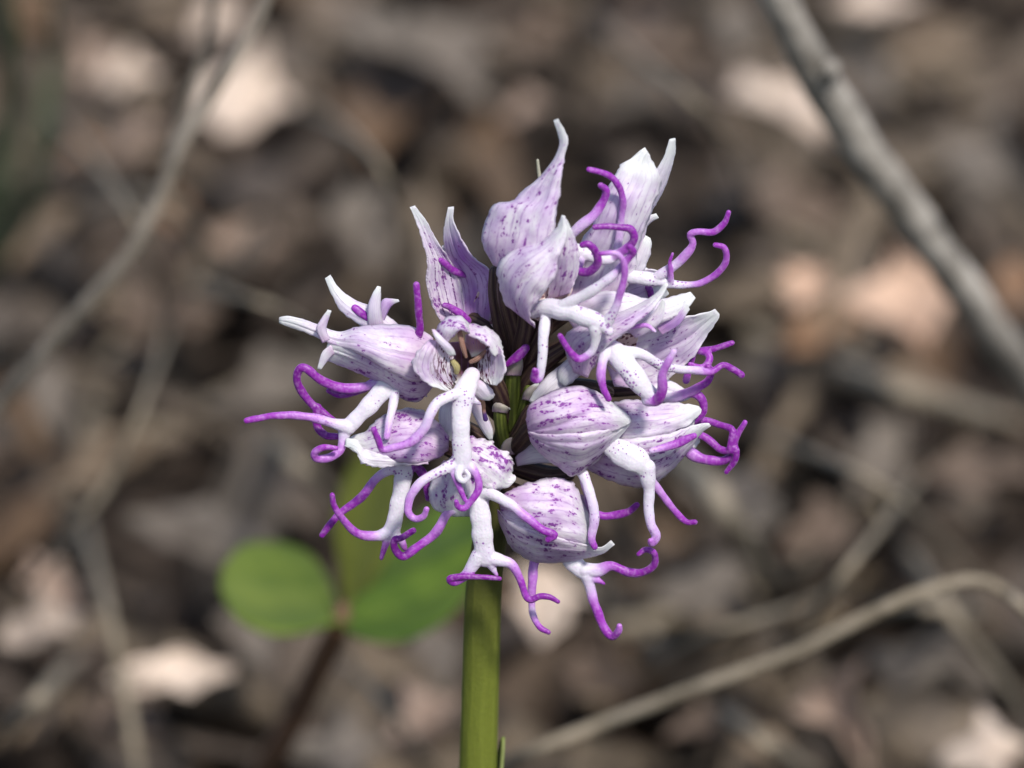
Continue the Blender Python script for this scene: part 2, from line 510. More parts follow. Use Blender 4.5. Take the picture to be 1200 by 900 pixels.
def lip(parent, limbs, name='lip', voxel=0.95):
    """limbs: list of (points (x,y,r), radii, violet fractions, flat) merged into one continuous body"""
    V, Fc = [], []
    samples, srad, scol = [], [], []
    for pts, rad, colr, flat in limbs:
        k = len(pts)
        rad = np.interp(np.linspace(0, 1, k), np.linspace(0, 1, len(rad)), rad) + 0.25
        colr = np.interp(np.linspace(0, 1, k), np.linspace(0, 1, len(colr)), colr)
        W = P(*np.array(pts, float).T) * 1000.0
        L = np.linalg.norm(np.diff(W, axis=0), axis=1).sum()
        n = int(max(10, L / (1.6 * U * 1000)))
        g, p, r = tube_pts(W, rad * U * 1000, n, 14, min(flat, 0.8), FWD)
        cs = catmull(np.hstack([W, colr[:, None]]), n)[:, 3]
        seedc[0] += 1
        q0 = (g.shape[0] - len(p)) // 2
        for i in range(g.shape[0]):      # uneven, slightly pinched flesh that thins towards the end
            ii = min(max(i - q0, 0), len(p) - 1)
            f_ = ii / (len(p) - 1)
            c0 = p[ii]
            kk = (1.04 - 0.28 * f_ ** 2) * (1 + 0.16 * noise.noise(Vector((ii * 0.11, seedc[0] * 3.7, 0))))
            dv_ = np.array([noise.noise(Vector((ii * 0.09, 5.0, seedc[0] * 1.3))), noise.noise(Vector((ii * 0.09, 9.0, seedc[0] * 1.3))), noise.noise(Vector((ii * 0.09, 13.0, seedc[0] * 1.3)))]) * 0.16 * U * 1000 * 6
            g[i] = c0 + (g[i] - c0) * kk + dv_ * min(1, f_ * 3)
        b0 = len(V)
        nr = g.shape[0]
        V.extend(g.reshape(-1, 3).tolist())
        for i in range(nr - 1):
            for j in range(14):
                j2 = (j + 1) % 14
                Fc.append((b0 + i * 14 + j, b0 + i * 14 + j2, b0 + (i + 1) * 14 + j2, b0 + (i + 1) * 14 + j))
        Fc.append(tuple(b0 + j for j in range(13, -1, -1)))
        Fc.append(tuple(b0 + (nr - 1) * 14 + j for j in range(14)))
        samples.extend(p.tolist())
        srad.extend(r.tolist())
        scol.extend(cs.tolist())
    me0 = bpy.data.meshes.new('lip_raw')
    me0.from_pydata(V, [], Fc)
    o = bpy.data.objects.new('lip_raw', me0)
    C.objects.link(o)
    rm = o.modifiers.new('r', 'REMESH')
    rm.mode = 'VOXEL'
    rm.voxel_size = voxel * U * 1000
    rm.use_smooth_shade = True
    sm = o.modifiers.new('s', 'SMOOTH')
    sm.factor = 0.5
    sm.iterations = 4
    dg = bpy.context.evaluated_depsgraph_get()
    me = bpy.data.meshes.new_from_object(o.evaluated_get(dg))
    bpy.data.objects.remove(o)
    bpy.data.meshes.remove(me0)
    me.name = name
    kd = KDTree(len(samples))
    for i, q in enumerate(samples):
        kd.insert(q, i)
    kd.balance()
    nvt = len(me.vertices)
    co = np.zeros(nvt * 3, np.float32)
    me.vertices.foreach_get('co', co)
    co = co.reshape(-1, 3)
    col = np.zeros(nvt, np.float32)
    for i in range(nvt):
        ws = tot = 0.0
        for _, idx, dist in kd.find_n(co[i], 6):
            w = 1.0 / (max(dist - srad[idx], 0.0) + 0.06) ** 2
            tot += w * scol[idx]
            ws += w
        col[i] = tot / ws
    me.vertices.foreach_set('co', (co / 1000.0).ravel())
    attr(me, 'lipf', 'FLOAT', col)
    me.polygons.foreach_set('use_smooth', [True] * len(me.polygons))
    me.update()
    return link(name, me, M['lip'], parent)


def thing(name, label, cat, loc, group=None):
    o = bpy.data.objects.new(name, None)
    C.objects.link(o)
    o.empty_display_size = 0.01
    o['label'] = label
    o['category'] = cat
    if group:
        o['group'] = group
    return o


def tag(o, label, cat, group=None, kind=None):
    o['label'] = label
    o['category'] = cat
    if group:
        o['group'] = group
    if kind:
        o['kind'] = kind
    return o


# ------------------------------------------------------------------ the ground
def litter_mat():
    m, nt, b = newmat('dead_leaf')
    at = N(nt, 'ShaderNodeAttribute', attribute_name='col')
    pos = N(nt, 'ShaderNodeNewGeometry').outputs['Position']
    a = noise_tex(nt, pos, 160, 4, rough=0.65)
    c2 = noise_tex(nt, pos, 45, 3)
    col = mixc(nt, smooth(nt, a, 0.3, 0.75), mixc(nt, 0.55, at.outputs['Color'], (0.05, 0.035, 0.03)), at.outputs['Color'])
    col = mixc(nt, mth(nt, 'MULTIPLY', smooth(nt, c2, 0.5, 0.7), 0.35), col, (0.16, 0.135, 0.12))
    nt.links.new(col, b.inputs['Base Color'])
    b.inputs['Roughness'].default_value = 0.7
    b.inputs['Specular IOR Level'].default_value = 0.25
    bump(nt, b, a, 0.5, 0.002)
    thin(nt, b, col, 0.12)
    return m


M['litter'] = litter_mat()
m, nt, b = newmat('soil')
pos = N(nt, 'ShaderNodeNewGeometry').outputs['Position']
a = noise_tex(nt, pos, 60, 6, rough=0.7)
col = mixc(nt, smooth(nt, a, 0.3, 0.75), (0.016, 0.012, 0.010), (0.075, 0.057, 0.045))
nt.links.new(col, b.inputs['Base Color'])
b.inputs['Roughness'].default_value = 0.95
b.inputs['Specular IOR Level'].default_value = 0.1
bump(nt, b, a, 0.8, 0.01)
M['soil'] = m


def soil_h(x, y):
    return 0.006 * noise.noise(Vector((x * 9, y * 9, 0))) + 0.004 * noise.noise(Vector((x * 31, y * 31, 3)))


# one sheet to the horizon: fine near the plant, coarse far away
def axis_steps(fine, far):
    a = list(np.linspace(-fine, fine, 161))
    s, d = fine, 0.05
    while s < far:
        s += d
        d *= 1.45
        a.append(s)
        a.insert(0, -s)
    return np.array(a)


ax = axis_steps(1.1, 60)
gx, gy = np.meshgrid(ax, ax + 0.5, indexing='ij')
gz = np.vectorize(soil_h)(gx, gy)
me = grid_mesh('ground', np.stack([gx, gy, gz], -1))
g_o = link('ground', me, M['soil'])
g_o['kind'] = 'structure'
g_o['label'] = 'dark soil of the woodland floor under the leaf litter'


def leaf_template(nu, nv, lobes, asp):
    """unit dead leaf: length 1 along x, curled by the caller; returns grid"""
    u = np.linspace(0, 1, nu)
    w = np.sin(np.pi * np.clip(u, 0.02, 0.985)) ** 1.1 * (1 + 0.3 * np.sin(u * lobes * 2 * np.pi)) * asp * (0.65 + 0.5 * u)
    v = np.linspace(-1, 1, nv)
    return u, w, v


def leaf_pts(L, asp, lobes, curl_l, curl_w, twist, nu=7, nv=4, seed=0.0, jag=0.0):
    u, w, v = leaf_template(nu, nv, lobes, asp)
    X = np.zeros((nu, nv, 3))
    for i in range(nu):
        for j in range(nv):
            x = (u[i] - 0.5) * L
            y = v[j] * w[i] * L * 0.5 * (1 + jag * noise.noise(Vector((u[i] * 5, v[j] * 2, seed))))
            z = curl_l * L * ((u[i] - 0.5) ** 2 * 4 - 0.4) + curl_w * L * (v[j] ** 2) * w[i] * 2
            z += 0.2 * L * noise.noise(Vector((u[i] * 2.2, v[j] * 1.3, seed)))
            tw = twist * (u[i] - 0.5)
            X[i, j] = (x, y * math.cos(tw) - z * math.sin(tw) * 0.3, z + y * math.sin(tw))
    return X


PAL = [((0.175, 0.138, 0.108), 6), ((0.21, 0.168, 0.132), 6), ((0.115, 0.084, 0.060), 5), ((0.17, 0.116, 0.074), 5),
       ((0.27, 0.205, 0.150), 3), ((0.19, 0.163, 0.135), 4), ((0.065, 0.047, 0.034), 4), ((0.36, 0.28, 0.21), 0.8),
       ((0.22, 0.135, 0.075), 2.5)]
pal_c = [p for p, _ in PAL]
pal_w = [w for _, w in PAL]


def litter(name, count, zone, smin, smax, label):
    V, Fc, cols = [], [], []
    nu, nv = 7, 4
    for k in range(count):
        x, y, z = zone()
        L = smin + (smax - smin) * rng.random() ** 1.6
        straw = rng.random() < 0.22
        if straw:
            L *= 2.2
        X = leaf_pts(L, rng.uniform(0.03, 0.07) if straw else rng.choice([0.25, 0.4, 0.55, 0.7]), rng.choice([0, 2, 3]), rng.uniform(-0.15, 0.22), rng.uniform(-0.2, 0.4), rng.uniform(-1, 1), nu, nv, k * 1.7)
        rot = Matrix.Rotation(rng.uniform(0, 6.283), 3, 'Z') @ Matrix.Rotation(rng.gauss(0, 0.42), 3, 'X') @ Matrix.Rotation(rng.gauss(0, 0.42), 3, 'Y')
        Xw = X.reshape(-1, 3) @ np.array(rot).T + np.array([x, y, z])
        b0 = len(V)
        V.extend(Xw.tolist())
        for i in range(nu - 1):
            for j in range(nv - 1):
                Fc.append((b0 + i * nv + j, b0 + i * nv + j + 1, b0 + (i + 1) * nv + j + 1, b0 + (i + 1) * nv + j))
        c = np.array((0.30, 0.235, 0.165) if straw else rng.choices(pal_c, pal_w)[0]) * rng.uniform(0.42, 0.82)
        cols.extend([(*c, 1)] * (nu * nv))
    me = bpy.data.meshes.new(name)
    me.from_pydata(V, [], Fc)
    me.polygons.foreach_set('use_smooth', [True] * len(me.polygons))
    attr(me, 'col', 'FLOAT_COLOR', cols)
    o = link(name, me, M['litter'])
    return tag(o, label, 'leaf litter', kind='stuff')


def zone_near():
    x, y = rng.uniform(-0.42, 0.42), rng.uniform(-0.25, 1.0)
    return x, y, soil_h(x, y) + rng.uniform(0.002, 0.02)


def zone_far():
    while True:
        x, y = rng.uniform(-2.2, 2.2), rng.uniform(-1.4, 3.6)
        if not (-0.4 < x < 0.4 and -0.23 < y < 0.98):
            return x, y, soil_h(x, y) + rng.uniform(0.002, 0.02)


litter('leaf_litter', 3600, zone_near, 0.010, 0.058, 'dry grey and brown leaf litter covering the woodland floor')
litter('far_leaf_litter', 5500, zone_far, 0.03, 0.075, 'dry leaf litter spreading away around the plant')

# ------------------------------------------------------------------ dead leaves one can pick out
def dead_leaf(x, y, Lpx, asp, ang, colr, label, h=0.022, lean=0.35, lobes=0, curl=0.1):
    """a leaf lying on the litter: photo position, length in photo pixels, ang = its direction in the picture in degrees"""
    seedc[0] += 1
    base = G(x, y, h)
    z = (base - CAMLOC).dot(FWD)
    L = Lpx * U * z / FOC
    X = leaf_pts(L, asp, lobes, curl, rng.uniform(0.02, 0.22), rng.uniform(-0.5, 0.5), 15, 9, seedc[0] * 2.3, 0.8)
    # the leaf's plane: between lying flat and facing the open side of the litter
    nrm = Vector((rng.uniform(-.15, .15), -lean, 1.0)).normalized()
    a = math.radians(ang)
    dirn = Vector(RGT * math.cos(a) + UPV * math.sin(a))
    ex = (dirn - nrm * dirn.dot(nrm)).normalized()
    ey = nrm.cross(ex)
    B = np.array([ex, ey, nrm])
    me = grid_mesh('dead_leaf', X @ B + base)
    attr(me, 'col', 'FLOAT_COLOR', [(*colr, 1)] * len(me.vertices))
    o = link('dead_leaf', me, M['litter'])
    so = o.modifiers.new('thickness', 'SOLIDIFY')
    so.thickness = 0.0004
    return tag(o, label, 'dead leaf', 'dead leaves picked out in the litter')


SUNNY = (0.70, 0.48, 0.35)  # sun patch on the litter, painted into the leaf colour
SUNLIT_PALE, PINK, GREY, TAN, ORNG, BRWN = (0.74, 0.60, 0.49), (0.42, 0.305, 0.235), (0.195, 0.168, 0.14), (0.24, 0.178, 0.12), (0.32, 0.185, 0.105), (0.17, 0.122, 0.09)  # the first, palest tone also has dappled sun put into its colour
LEAVES = [
    (285, 120, 150, 0.75, 75, SUNLIT_PALE, 'pale triangular leaf under the forked twig at upper left'),
    (155, 92, 80, 0.8, 20, SUNLIT_PALE, 'small bright cream leaf left of the forked twig'),
    (112, 72, 70, 0.6, 70, PINK, 'small pinkish leaf left of the bright cream one'),
    (160, 160, 75, 0.7, 60, PINK, 'dusty pink leaf just below the bright cream leaf'),
    (165, 15, 110, 0.6, 10, TAN, 'golden tan leaf at the top edge left of the forked twig'),
    (255, 30, 90, 0.7, 60, SUNLIT_PALE, 'light leaf between the two prongs of the forked twig'),
    (95, 178, 55, 0.7, 30, ORNG, 'small rusty orange leaf at upper left'),
    (50, 280, 120, 0.5, 60, TAN, 'ochre leaf by the left edge above the long twig'),
    (205, 250, 70, 0.6, 150, ORNG, 'warm tan leaf crossing beside the forked twig'),
    (285, 290, 100, 0.5, 10, PINK, 'dull pink leaf left of the white pointed sepals'),
    (195, 365, 130, 0.45, 0, BRWN, 'long brown leaf at middle left under the twig'),
    (530, 75, 170, 0.7, 110, GREY, 'large grey leaf at the top centre'),
    (620, 130, 60, 0.8, 30, PINK, 'small pinkish leaf above the tallest sepal'),
    (440, 40, 110, 0.6, 170, GREY, 'slate grey leaf left of the large grey leaf at the top'),
    (430, 270, 150, 0.6, 100, GREY, 'soft grey leaf behind the pair of pointed sepals'),
    (640, 40, 100, 0.5, 40, BRWN, 'brown leaf at the top edge right of centre'),
    (760, 60, 130, 0.5, 160, BRWN, 'dark tan leaf above the two upper right sepals'),
    (860, 30, 90, 0.6, 100, GREY, 'greyish leaf touching the thick stick at the top edge'),
    (915, 130, 160, 0.75, 110, SUNLIT_PALE, 'broad pale leaf left of the thick stick'),
    (1030, 8, 110, 0.6, 170, SUNLIT_PALE, 'pale leaf cut by the top edge right of the thick stick'),
    (1100, 60, 130, 0.4, 20, TAN, 'tan leaf blade right of the thick stick'),
    (1020, 100, 90, 0.6, 120, GREY, 'grey leaf tucked behind the right side of the stick'),
    (1150, 190, 120, 0.6, 130, GREY, 'mauve grey leaf by the right edge'),
    (930, 240, 140, 0.6, 160, BRWN, 'brown leaf left of the stick below the broad pale leaf'),
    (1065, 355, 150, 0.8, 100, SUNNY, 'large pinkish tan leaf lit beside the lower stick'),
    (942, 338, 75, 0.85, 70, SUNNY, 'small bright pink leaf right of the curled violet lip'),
    (965, 395, 120, 0.6, 30, ORNG, 'orange brown leaf below the small bright pink leaf'),
    (1190, 340, 90, 0.6, 80, ORNG, 'rusty leaf at the right edge beyond the stick'),
    (1080, 470, 230, 0.22, 155, TAN, 'narrow straw coloured leaf sloping below the pinkish leaf'),
    (1150, 560, 150, 0.5, 170, BRWN, 'dull brown leaf low at the right edge'),
    (1030, 540, 140, 0.45, 60, GREY, 'grey leaf in the middle of the right side'),
    (860, 590, 170, 0.5, 120, GREY, 'blue grey leaf right of the lowest right florets'),
    (960, 630, 110, 0.6, 30, BRWN, 'muted brown leaf above the arching stalk'),
    (820, 690, 150, 0.5, 20, GREY, 'long grey leaf right of the hanging violet legs'),
    (640, 710, 120, 0.75, 80, SUNLIT_PALE, 'pale leaf right of the stem under the lowest floret'),
    (700, 800, 120, 0.5, 150, BRWN, 'brown leaf right of the stem above the arching stalk'),
    (510, 770, 110, 0.6, 100, GREY, 'greyish pink leaf touching the left of the stem'),
    (500, 850, 110, 0.7, 60, PINK, 'rosy grey leaf low on the left of the stem'),
    (200, 790, 150, 0.45, 8, SUNLIT_PALE, 'pointed pale leaf below the round green leaf'),
    (50, 745, 110, 0.75, 40, SUNLIT_PALE, 'bright cream leaf at lower left'),
    (65, 690, 110, 0.5, 120, PINK, 'pink leaf standing above the bright cream leaf at lower left'),
    (40, 850, 120, 0.5, 45, TAN, 'tan leaf strip in the bottom left corner'),
    (150, 850, 110, 0.7, 150, BRWN, 'dull brown leaf beside the upright straw at lower left'),
    (240, 630, 190, 0.5, 160, GREY, 'mauve grey leaf left of the round green leaf'),
    (290, 750, 130, 0.5, 100, GREY, 'slate leaf under the round green leaf'),
    (140, 540, 170, 0.4, 30, TAN, 'tan leaf below the end of the long twig'),
    (320, 460, 170, 0.45, 20, GREY, 'grey leaf behind the longest violet arm'),
    (60, 470, 120, 0.5, 100, GREY, 'grey leaf under the lower end of the long twig'),
    (390, 880, 130, 0.5, 10, GREY, 'light grey leaf at the bottom edge left of the stem'),
    (1150, 885, 110, 0.8, 20, SUNLIT_PALE, 'bright leaf in the bottom right corner'),
    (980, 850, 170, 0.5, 110, PINK, 'pinkish leaf under the arching stalk at lower right'),
    (1100, 790, 180, 0.5, 150, GREY, 'slate grey leaf at lower right'),
    (900, 880, 120, 0.4, 140, TAN, 'tan leaf strip at the bottom edge right of centre'),
    (820, 860, 90, 0.7, 30, BRWN, 'small dark leaf under the arching stalk'),
]
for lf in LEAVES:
    dead_leaf(*lf, h=0.05 if lf[5] in (SUNLIT_PALE, SUNNY) else rng.uniform(0.030, 0.042), lean=rng.uniform(0.2, 0.75), lobes=rng.choice([0, 0, 2, 3]), curl=rng.uniform(-0.06, 0.14))


# ------------------------------------------------------------------ sticks, twigs, stalks and grass
def bark_mat(name, c1, c2, scale):
    m, nt, b = newmat(name)
    pos = N(nt, 'ShaderNodeNewGeometry').outputs['Position']
    a = noise_tex(nt, pos, scale, 5, rough=0.65)
    a2 = noise_tex(nt, pos, scale * 0.2, 3)
    col = mixc(nt, smooth(nt, a, 0.32, 0.68), c1, c2)
    col = mixc(nt, mth(nt, 'MULTIPLY', smooth(nt, a2, 0.48, 0.65), 0.5), col, c1)
    nt.links.new(col, b.inputs['Base Color'])
    b.inputs['Roughness'].default_value = 0.75
    bump(nt, b, a, 0.8, 0.0012)
    return m


M['bark'] = bark_mat('grey_bark', (0.13, 0.115, 0.095), (0.50, 0.455, 0.40), 120)
M['twig'] = bark_mat('twig_bark', (0.15, 0.125, 0.095), (0.32, 0.275, 0.225), 160)
M['straw'] = bark_mat('straw', (0.16, 0.13, 0.09), (0.30, 0.25, 0.185), 200)
M['redbrown'] = bark_mat('red_brown_stem', (0.09, 0.043, 0.024), (0.18, 0.088, 0.042), 300)


def stick(name, ctrl, mat, label, cat, wob=0.18, group=None, parent=None):
    """ctrl rows: (x, y, metres behind the focus plane or None for lying on the ground, diameter in photo pixels)"""
    W, R = [], []
    for x, y, dz, w in ctrl:
        p = D(x, y, dz) if dz is not None else G(x, y, 0.012)
        z = (p - CAMLOC).dot(FWD)
        W.append(p)
        R.append(w * 0.5 * U * z / FOC)
    o = tube(name, parent, W, R, mat, nv=14, wobble=wob, world=True)
    if parent is None:
        tag(o, label, cat, group)
    return o


st = thing('fallen_stick', 'thick weathered grey stick slanting down across the upper right', 'stick', None)
stick('shaft', [(800, -200, 0.1, 38), (875, -70, 0.12, 42), (935, 45, 0.135, 46), (985, 135, 0.15, 48), (1050, 228, 0.165, 46), (1120, 325, 0.185, 46), (1190, 425, 0.21, 44), (1290, 560, 0.27, 40), (1400, 690, None, 35)], 'bark', '', '', 0.16, parent=st)
stick('knot', [(958, 96, 0.15, 31), (968, 86, 0.142, 32), (974, 80, 0.136, 23)], 'bark', '', '', 0.2, parent=st)
tw = thing('forked_twig', 'slender grey forked twig arching from the top left down to the left edge', 'twig', None)
stick('branch', [(330, -60, 0.13, 11), (305, 15, 0.135, 13), (262, 90, 0.14, 15), (215, 165, 0.145, 16), (190, 225, 0.15, 17), (150, 300, 0.155, 18), (85, 375, 0.165, 19), (10, 460, 0.18, 20), (-80, 560, 0.21, 20), (-260, 760, None, 20)], 'twig', '', '', 0.12, parent=tw)
stick('side_branch', [(268, -60, 0.16, 7), (252, 0, 0.165, 9), (240, 60, 0.175, 10), (222, 115, 0.18, 12), (196, 200, 0.188, 12)], 'twig', '', '', 0.12, parent=tw)
stick('dry_stalk', [(520, 925, None, 14), (600, 890, 0.16, 14), (700, 850, 0.15, 15), (820, 805, 0.14, 15), (930, 765, 0.135, 15), (1000, 730, 0.132, 16), (1070, 698, 0.13, 16), (1130, 680, 0.132, 14), (1172, 690, 0.138, 14), (1215, 730, 0.15, 12), (1270, 800, None, 11)], 'straw', 'pale dry stalk arching across the lower right from the orchid stem', 'stalk', 0.1)
stick('dry_stalk', [(1030, 590, None, 15), (1062, 640, None, 18), (1095, 690, 0.27, 18), (1150, 770, 0.27, 18), (1220, 860, None, 18)], 'straw', 'dull brown stalk passing under the bend of the arching stalk', 'stalk', 0.15)
stick('dry_stalk', [(930, 760, None, 14), (1010, 720, None, 15), (1090, 712, 0.25, 14), (1160, 715, None, 14)], 'straw', 'thin tan stalk lying just below the arching stalk', 'stalk', 0.12)
stick('dry_stalk', [(95, 600, None, 12), (120, 690, 0.26, 13), (145, 800, 0.24, 14), (165, 930, 0.24, 14)], 'straw', 'upright beige straw at lower left', 'stalk', 0.12)
stick('dry_stalk', [(140, 400, None, 22), (110, 470, None, 24), (95, 560, None, 26), (80, 650, None, 22)], 'straw', 'faint beige straw hanging down the left side', 'stalk', 0.15)
stick('dry_stalk', [(60, 590, None, 16), (150, 530, None, 20), (260, 470, None, 20), (330, 430, None, 14)], 'straw', 'tan stalk lying slantwise behind the left florets', 'stalk', 0.15)
stick('dry_stalk', [(880, 390, None, 20), (960, 420, None, 24), (1060, 460, 0.34, 26), (1200, 500, None, 24)], 'straw', 'wide brown stalk sloping to the right edge', 'stalk', 0.15)
stick('dry_stalk', [(690, 740, None, 22), (790, 720, None, 24), (900, 690, None, 24), (960, 640, None, 20)], 'straw', 'grey brown stalk behind the lowest violet legs', 'stalk', 0.18)

for k, (ctrl, lab) in enumerate((
        ([(0, 730, None, 8), (70, 640, 0.27, 9), (130, 560, 0.25, 9), (180, 440, 0.27, 8), (200, 370, None, 7)], 'very thin straw rising left of the round green leaf'),
        ([(210, 330, None, 8), (270, 345, 0.27, 9), (340, 372, 0.26, 9), (420, 440, None, 8)], 'very thin straw passing behind the long left hood'),
        ([(880, 510, None, 9), (960, 535, 0.25, 10), (1060, 590, 0.23, 10), (1150, 690, None, 9)], 'slim straw running to the bend of the arching stalk'),
        ([(1090, 540, None, 9), (1030, 620, 0.22, 10), (960, 710, 0.20, 10), (900, 800, None, 9)], 'slim straw crossing the arching stalk from upper right'),
        ([(730, 800, None, 9), (810, 752, 0.24, 10), (900, 722, 0.23, 10), (1000, 690, None, 8)], 'slim straw running just above the arching stalk'),
        ([(690, 20, None, 8), (770, 85, 0.32, 10), (840, 150, 0.30, 10), (890, 250, None, 8)], 'slim straw sloping left of the thick stick at the top'),
        ([(350, 120, None, 8), (420, 165, 0.30, 10), (465, 240, 0.28, 9), (480, 330, None, 8)], 'slim straw above the pair of pointed sepals'),
        ([(400, 770, None, 8), (455, 830, 0.2, 9), (520, 920, None, 9)], 'slim straw left of the stem at the bottom edge'),
        ([(60, 130, None, 8), (130, 215, 0.30, 10), (180, 310, 0.28, 9), (190, 400, None, 8)], 'slim straw crossing the forked twig at upper left'),
        ([(240, 490, None, 15), (300, 510, None, 20), (350, 545, 0.30, 20), (400, 600, None, 16)], 'greenish grey curved straw left of the lower left florets'),
        ([(770, 520, None, 20), (820, 560, 0.28, 30), (870, 630, 0.27, 28), (905, 700, None, 22)], 'grey straw sloping down right of the lowest right florets'),
        ([(840, 830, None, 16), (890, 865, 0.2, 20), (960, 915, None, 20)], 'short tan straw crossing the bottom edge below the arching stalk'),
        ([(-20, 610, None, 14), (80, 560, None, 16), (170, 500, None, 16), (250, 480, None, 12)], 'thin straw lying left under the longest violet arm'),
        ([(300, 45, None, 14), (390, 60, None, 16), (470, 110, None, 16), (520, 190, None, 12)], 'thin brown straw right of the forked twig'),
        ([(90, 245, None, 14), (190, 235, 0.40, 15), (270, 330, None, 14)], 'bent tan straw beside the forked twig'),
        ([(930, 690, None, 18), (985, 640, None, 20), (1000, 590, None, 16)], 'grey upright straw above the arching stalk'),
        ([(0, 870, None, 16), (45, 820, 0.22, 20), (90, 770, None, 16)], 'brown straw in the bottom left corner'),
        ([(600, 560, None, 16), (700, 690, None, 20), (760, 745, None, 18), (800, 800, None, 14)], 'faint brown straw behind the lowest hood'),
        ([(860, 250, None, 18), (960, 300, None, 20), (1010, 420, None, 18)], 'brown straw between the stick and the upper right florets'))):
    stick('dry_straw', ctrl, 'straw', lab, 'straw', 0.15, 'dry straws on the litter')


def blade_mat(name, c1, c2, trans=0.25):
    m, nt, b = newmat(name)
    at = N(nt, 'ShaderNodeAttribute', attribute_name='pet')
    sep = N(nt, 'ShaderNodeSeparateColor')
    nt.links.new(at.outputs['Color'], sep.inputs[0])
    pos = N(nt, 'ShaderNodeNewGeometry').outputs['Position']
    a = noise_tex(nt, pos, 120, 3)
    rib = smooth(nt, mth(nt, 'ABSOLUTE', mth(nt, 'SUBTRACT', sep.outputs[1], 0.5)), 0.03, 0.0)
    col = mixc(nt, smooth(nt, a, 0.3, 0.7), c1, c2)
    col = mixc(nt, mth(nt, 'MULTIPLY', rib, 0.3), col, (0.16, 0.22, 0.06))
    nt.links.new(col, b.inputs['Base Color'])
    b.inputs['Roughness'].default_value = 0.6
    b.inputs['Specular IOR Level'].default_value = 0.2
    bump(nt, b, a, 0.3, 0.001)
    thin(nt, b, col, trans)
    return m


M['leaf_green'] = blade_mat('seedling_leaf', (0.092, 0.138, 0.024), (0.165, 0.215, 0.036))
M['leaf_dark'] = blade_mat('seedling_leaf_dark', (0.048, 0.090, 0.012), (0.088, 0.140, 0.018))
M['leaf_olive'] = blade_mat('seedling_leaf_olive', (0.075, 0.085, 0.010), (0.105, 0.115, 0.014))
M['grass'] = blade_mat('grass', (0.10, 0.13, 0.075), (0.13, 0.16, 0.095))


def leaf_blade(name, parent, rows, mat, thick=0.0004):
    """rows base -> tip: (xL, yL, dzL, xR, yR, dzR); an outlined leaf with a folded midrib"""
    R = np.array(rows, float)
    mid = np.stack([(R[:, 0] + R[:, 3]) / 2, (R[:, 1] + R[:, 4]) / 2, (R[:, 2] + R[:, 5]) * 5000], 1)
    nu, nv = 26, 11
    S = catmull(np.hstack([mid, R]), nu)[:, 3:]
    pts = np.zeros((nu, nv, 3))
    pet = np.zeros((nu, nv, 4))
    for i in range(nu):
        for j in range(nv):
            t = j / (nv - 1)
            s = 2 * t - 1
            q = S[i, :3] * (1 - t) + S[i, 3:] * t
            w = math.hypot(S[i, 3] - S[i, 0], S[i, 4] - S[i, 1])
            p = D(q[0], q[1], q[2] + 0.00004 * w * (1 - abs(s)) + 0.0008 * noise.noise(Vector((q[0] * .02, q[1] * .02, 5))))
            pts[i, j] = p
            pet[i, j] = (i / (nu - 1), t, 0, 1)
    me = grid_mesh(name, pts)
    attr(me, 'pet', 'FLOAT_COLOR', pet)
    o = link(name, me, M[mat], parent)
    so = o.modifiers.new('thickness', 'SOLIDIFY')
    so.thickness = thick
    return o


sd = thing('seedling', 'green leafed seedling with a red brown stem left behind the orchid stem', 'plant', None)
leaf_blade('leaf', sd, [(398, 722, .150, 398, 730, .150), (385, 680, .160, 380, 736, .148), (362, 650, .168, 350, 744, .144), (325, 637, .172, 315, 744, .142), (285, 640, .170, 280, 728, .144), (262, 662, .162, 260, 700, .150), (258, 676, .156, 257, 684, .154)], 'leaf_green')
leaf_blade('leaf', sd, [(400, 724, .150, 400, 732, .150), (430, 690, .158, 430, 748, .148), (470, 672, .164, 475, 749, .148), (510, 652, .170, 520, 726, .154), (540, 640, .172, 550, 690, .162), (562, 632, .172, 566, 642, .170)], 'leaf_dark')
leaf_blade('leaf', sd, [(404, 716, .155, 410, 718, .155), (398, 670, .165, 436, 680, .16), (392, 620, .175, 458, 640, .168), (400, 570, .188, 470, 580, .182), (420, 530, .198, 462, 535, .195), (440, 505, .203, 450, 505, .203)], 'leaf_olive')
leaf_blade('leaf', sd, [(406, 714, .16, 414, 718, .16), (440, 655, .18, 470, 690, .168), (480, 610, .195, 520, 660, .178), (530, 580, .204, 565, 630, .19), (580, 560, .205, 590, 580, .20)], 'leaf_dark')
stick('stem', [(402, 712, .152, 16), (398, 730, .152, 24), (380, 770, .165, 30), (350, 830, .19, 32), (315, 895, .21, 34), (270, 980, None, 36)], 'redbrown', '', '', 0.1, parent=sd)


def grass(rows, label):
    o = leaf_blade('grass_blade', None, rows, 'grass')
    tag(o, label, 'grass', 'green grass blades at the left edge')


grass([(-60, 420, .42, -40, 420, .42), (-20, 260, .38, 4, 262, .38), (0, 150, .36, 22, 150, .36), (6, 60, .34, 26, 58, .34), (-6, -30, .32, 6, -40, .32)], 'blurred green grass blade running up the left edge')
grass([(-40, 330, .46, -16, 335, .46), (20, 250, .43, 40, 255, .43), (40, 160, .41, 58, 160, .41), (52, 70, .40, 66, 70, .40), (60, 0, .38, 64, 0, .38)], 'faint green grass blade just inside the left edge near the top')

# ------------------------------------------------------------------ the orchid
base_pt = P(548, 1000, -8)
orchid = thing('orchid', 'white and violet spotted orchid in flower on a green stem', 'orchid', None)
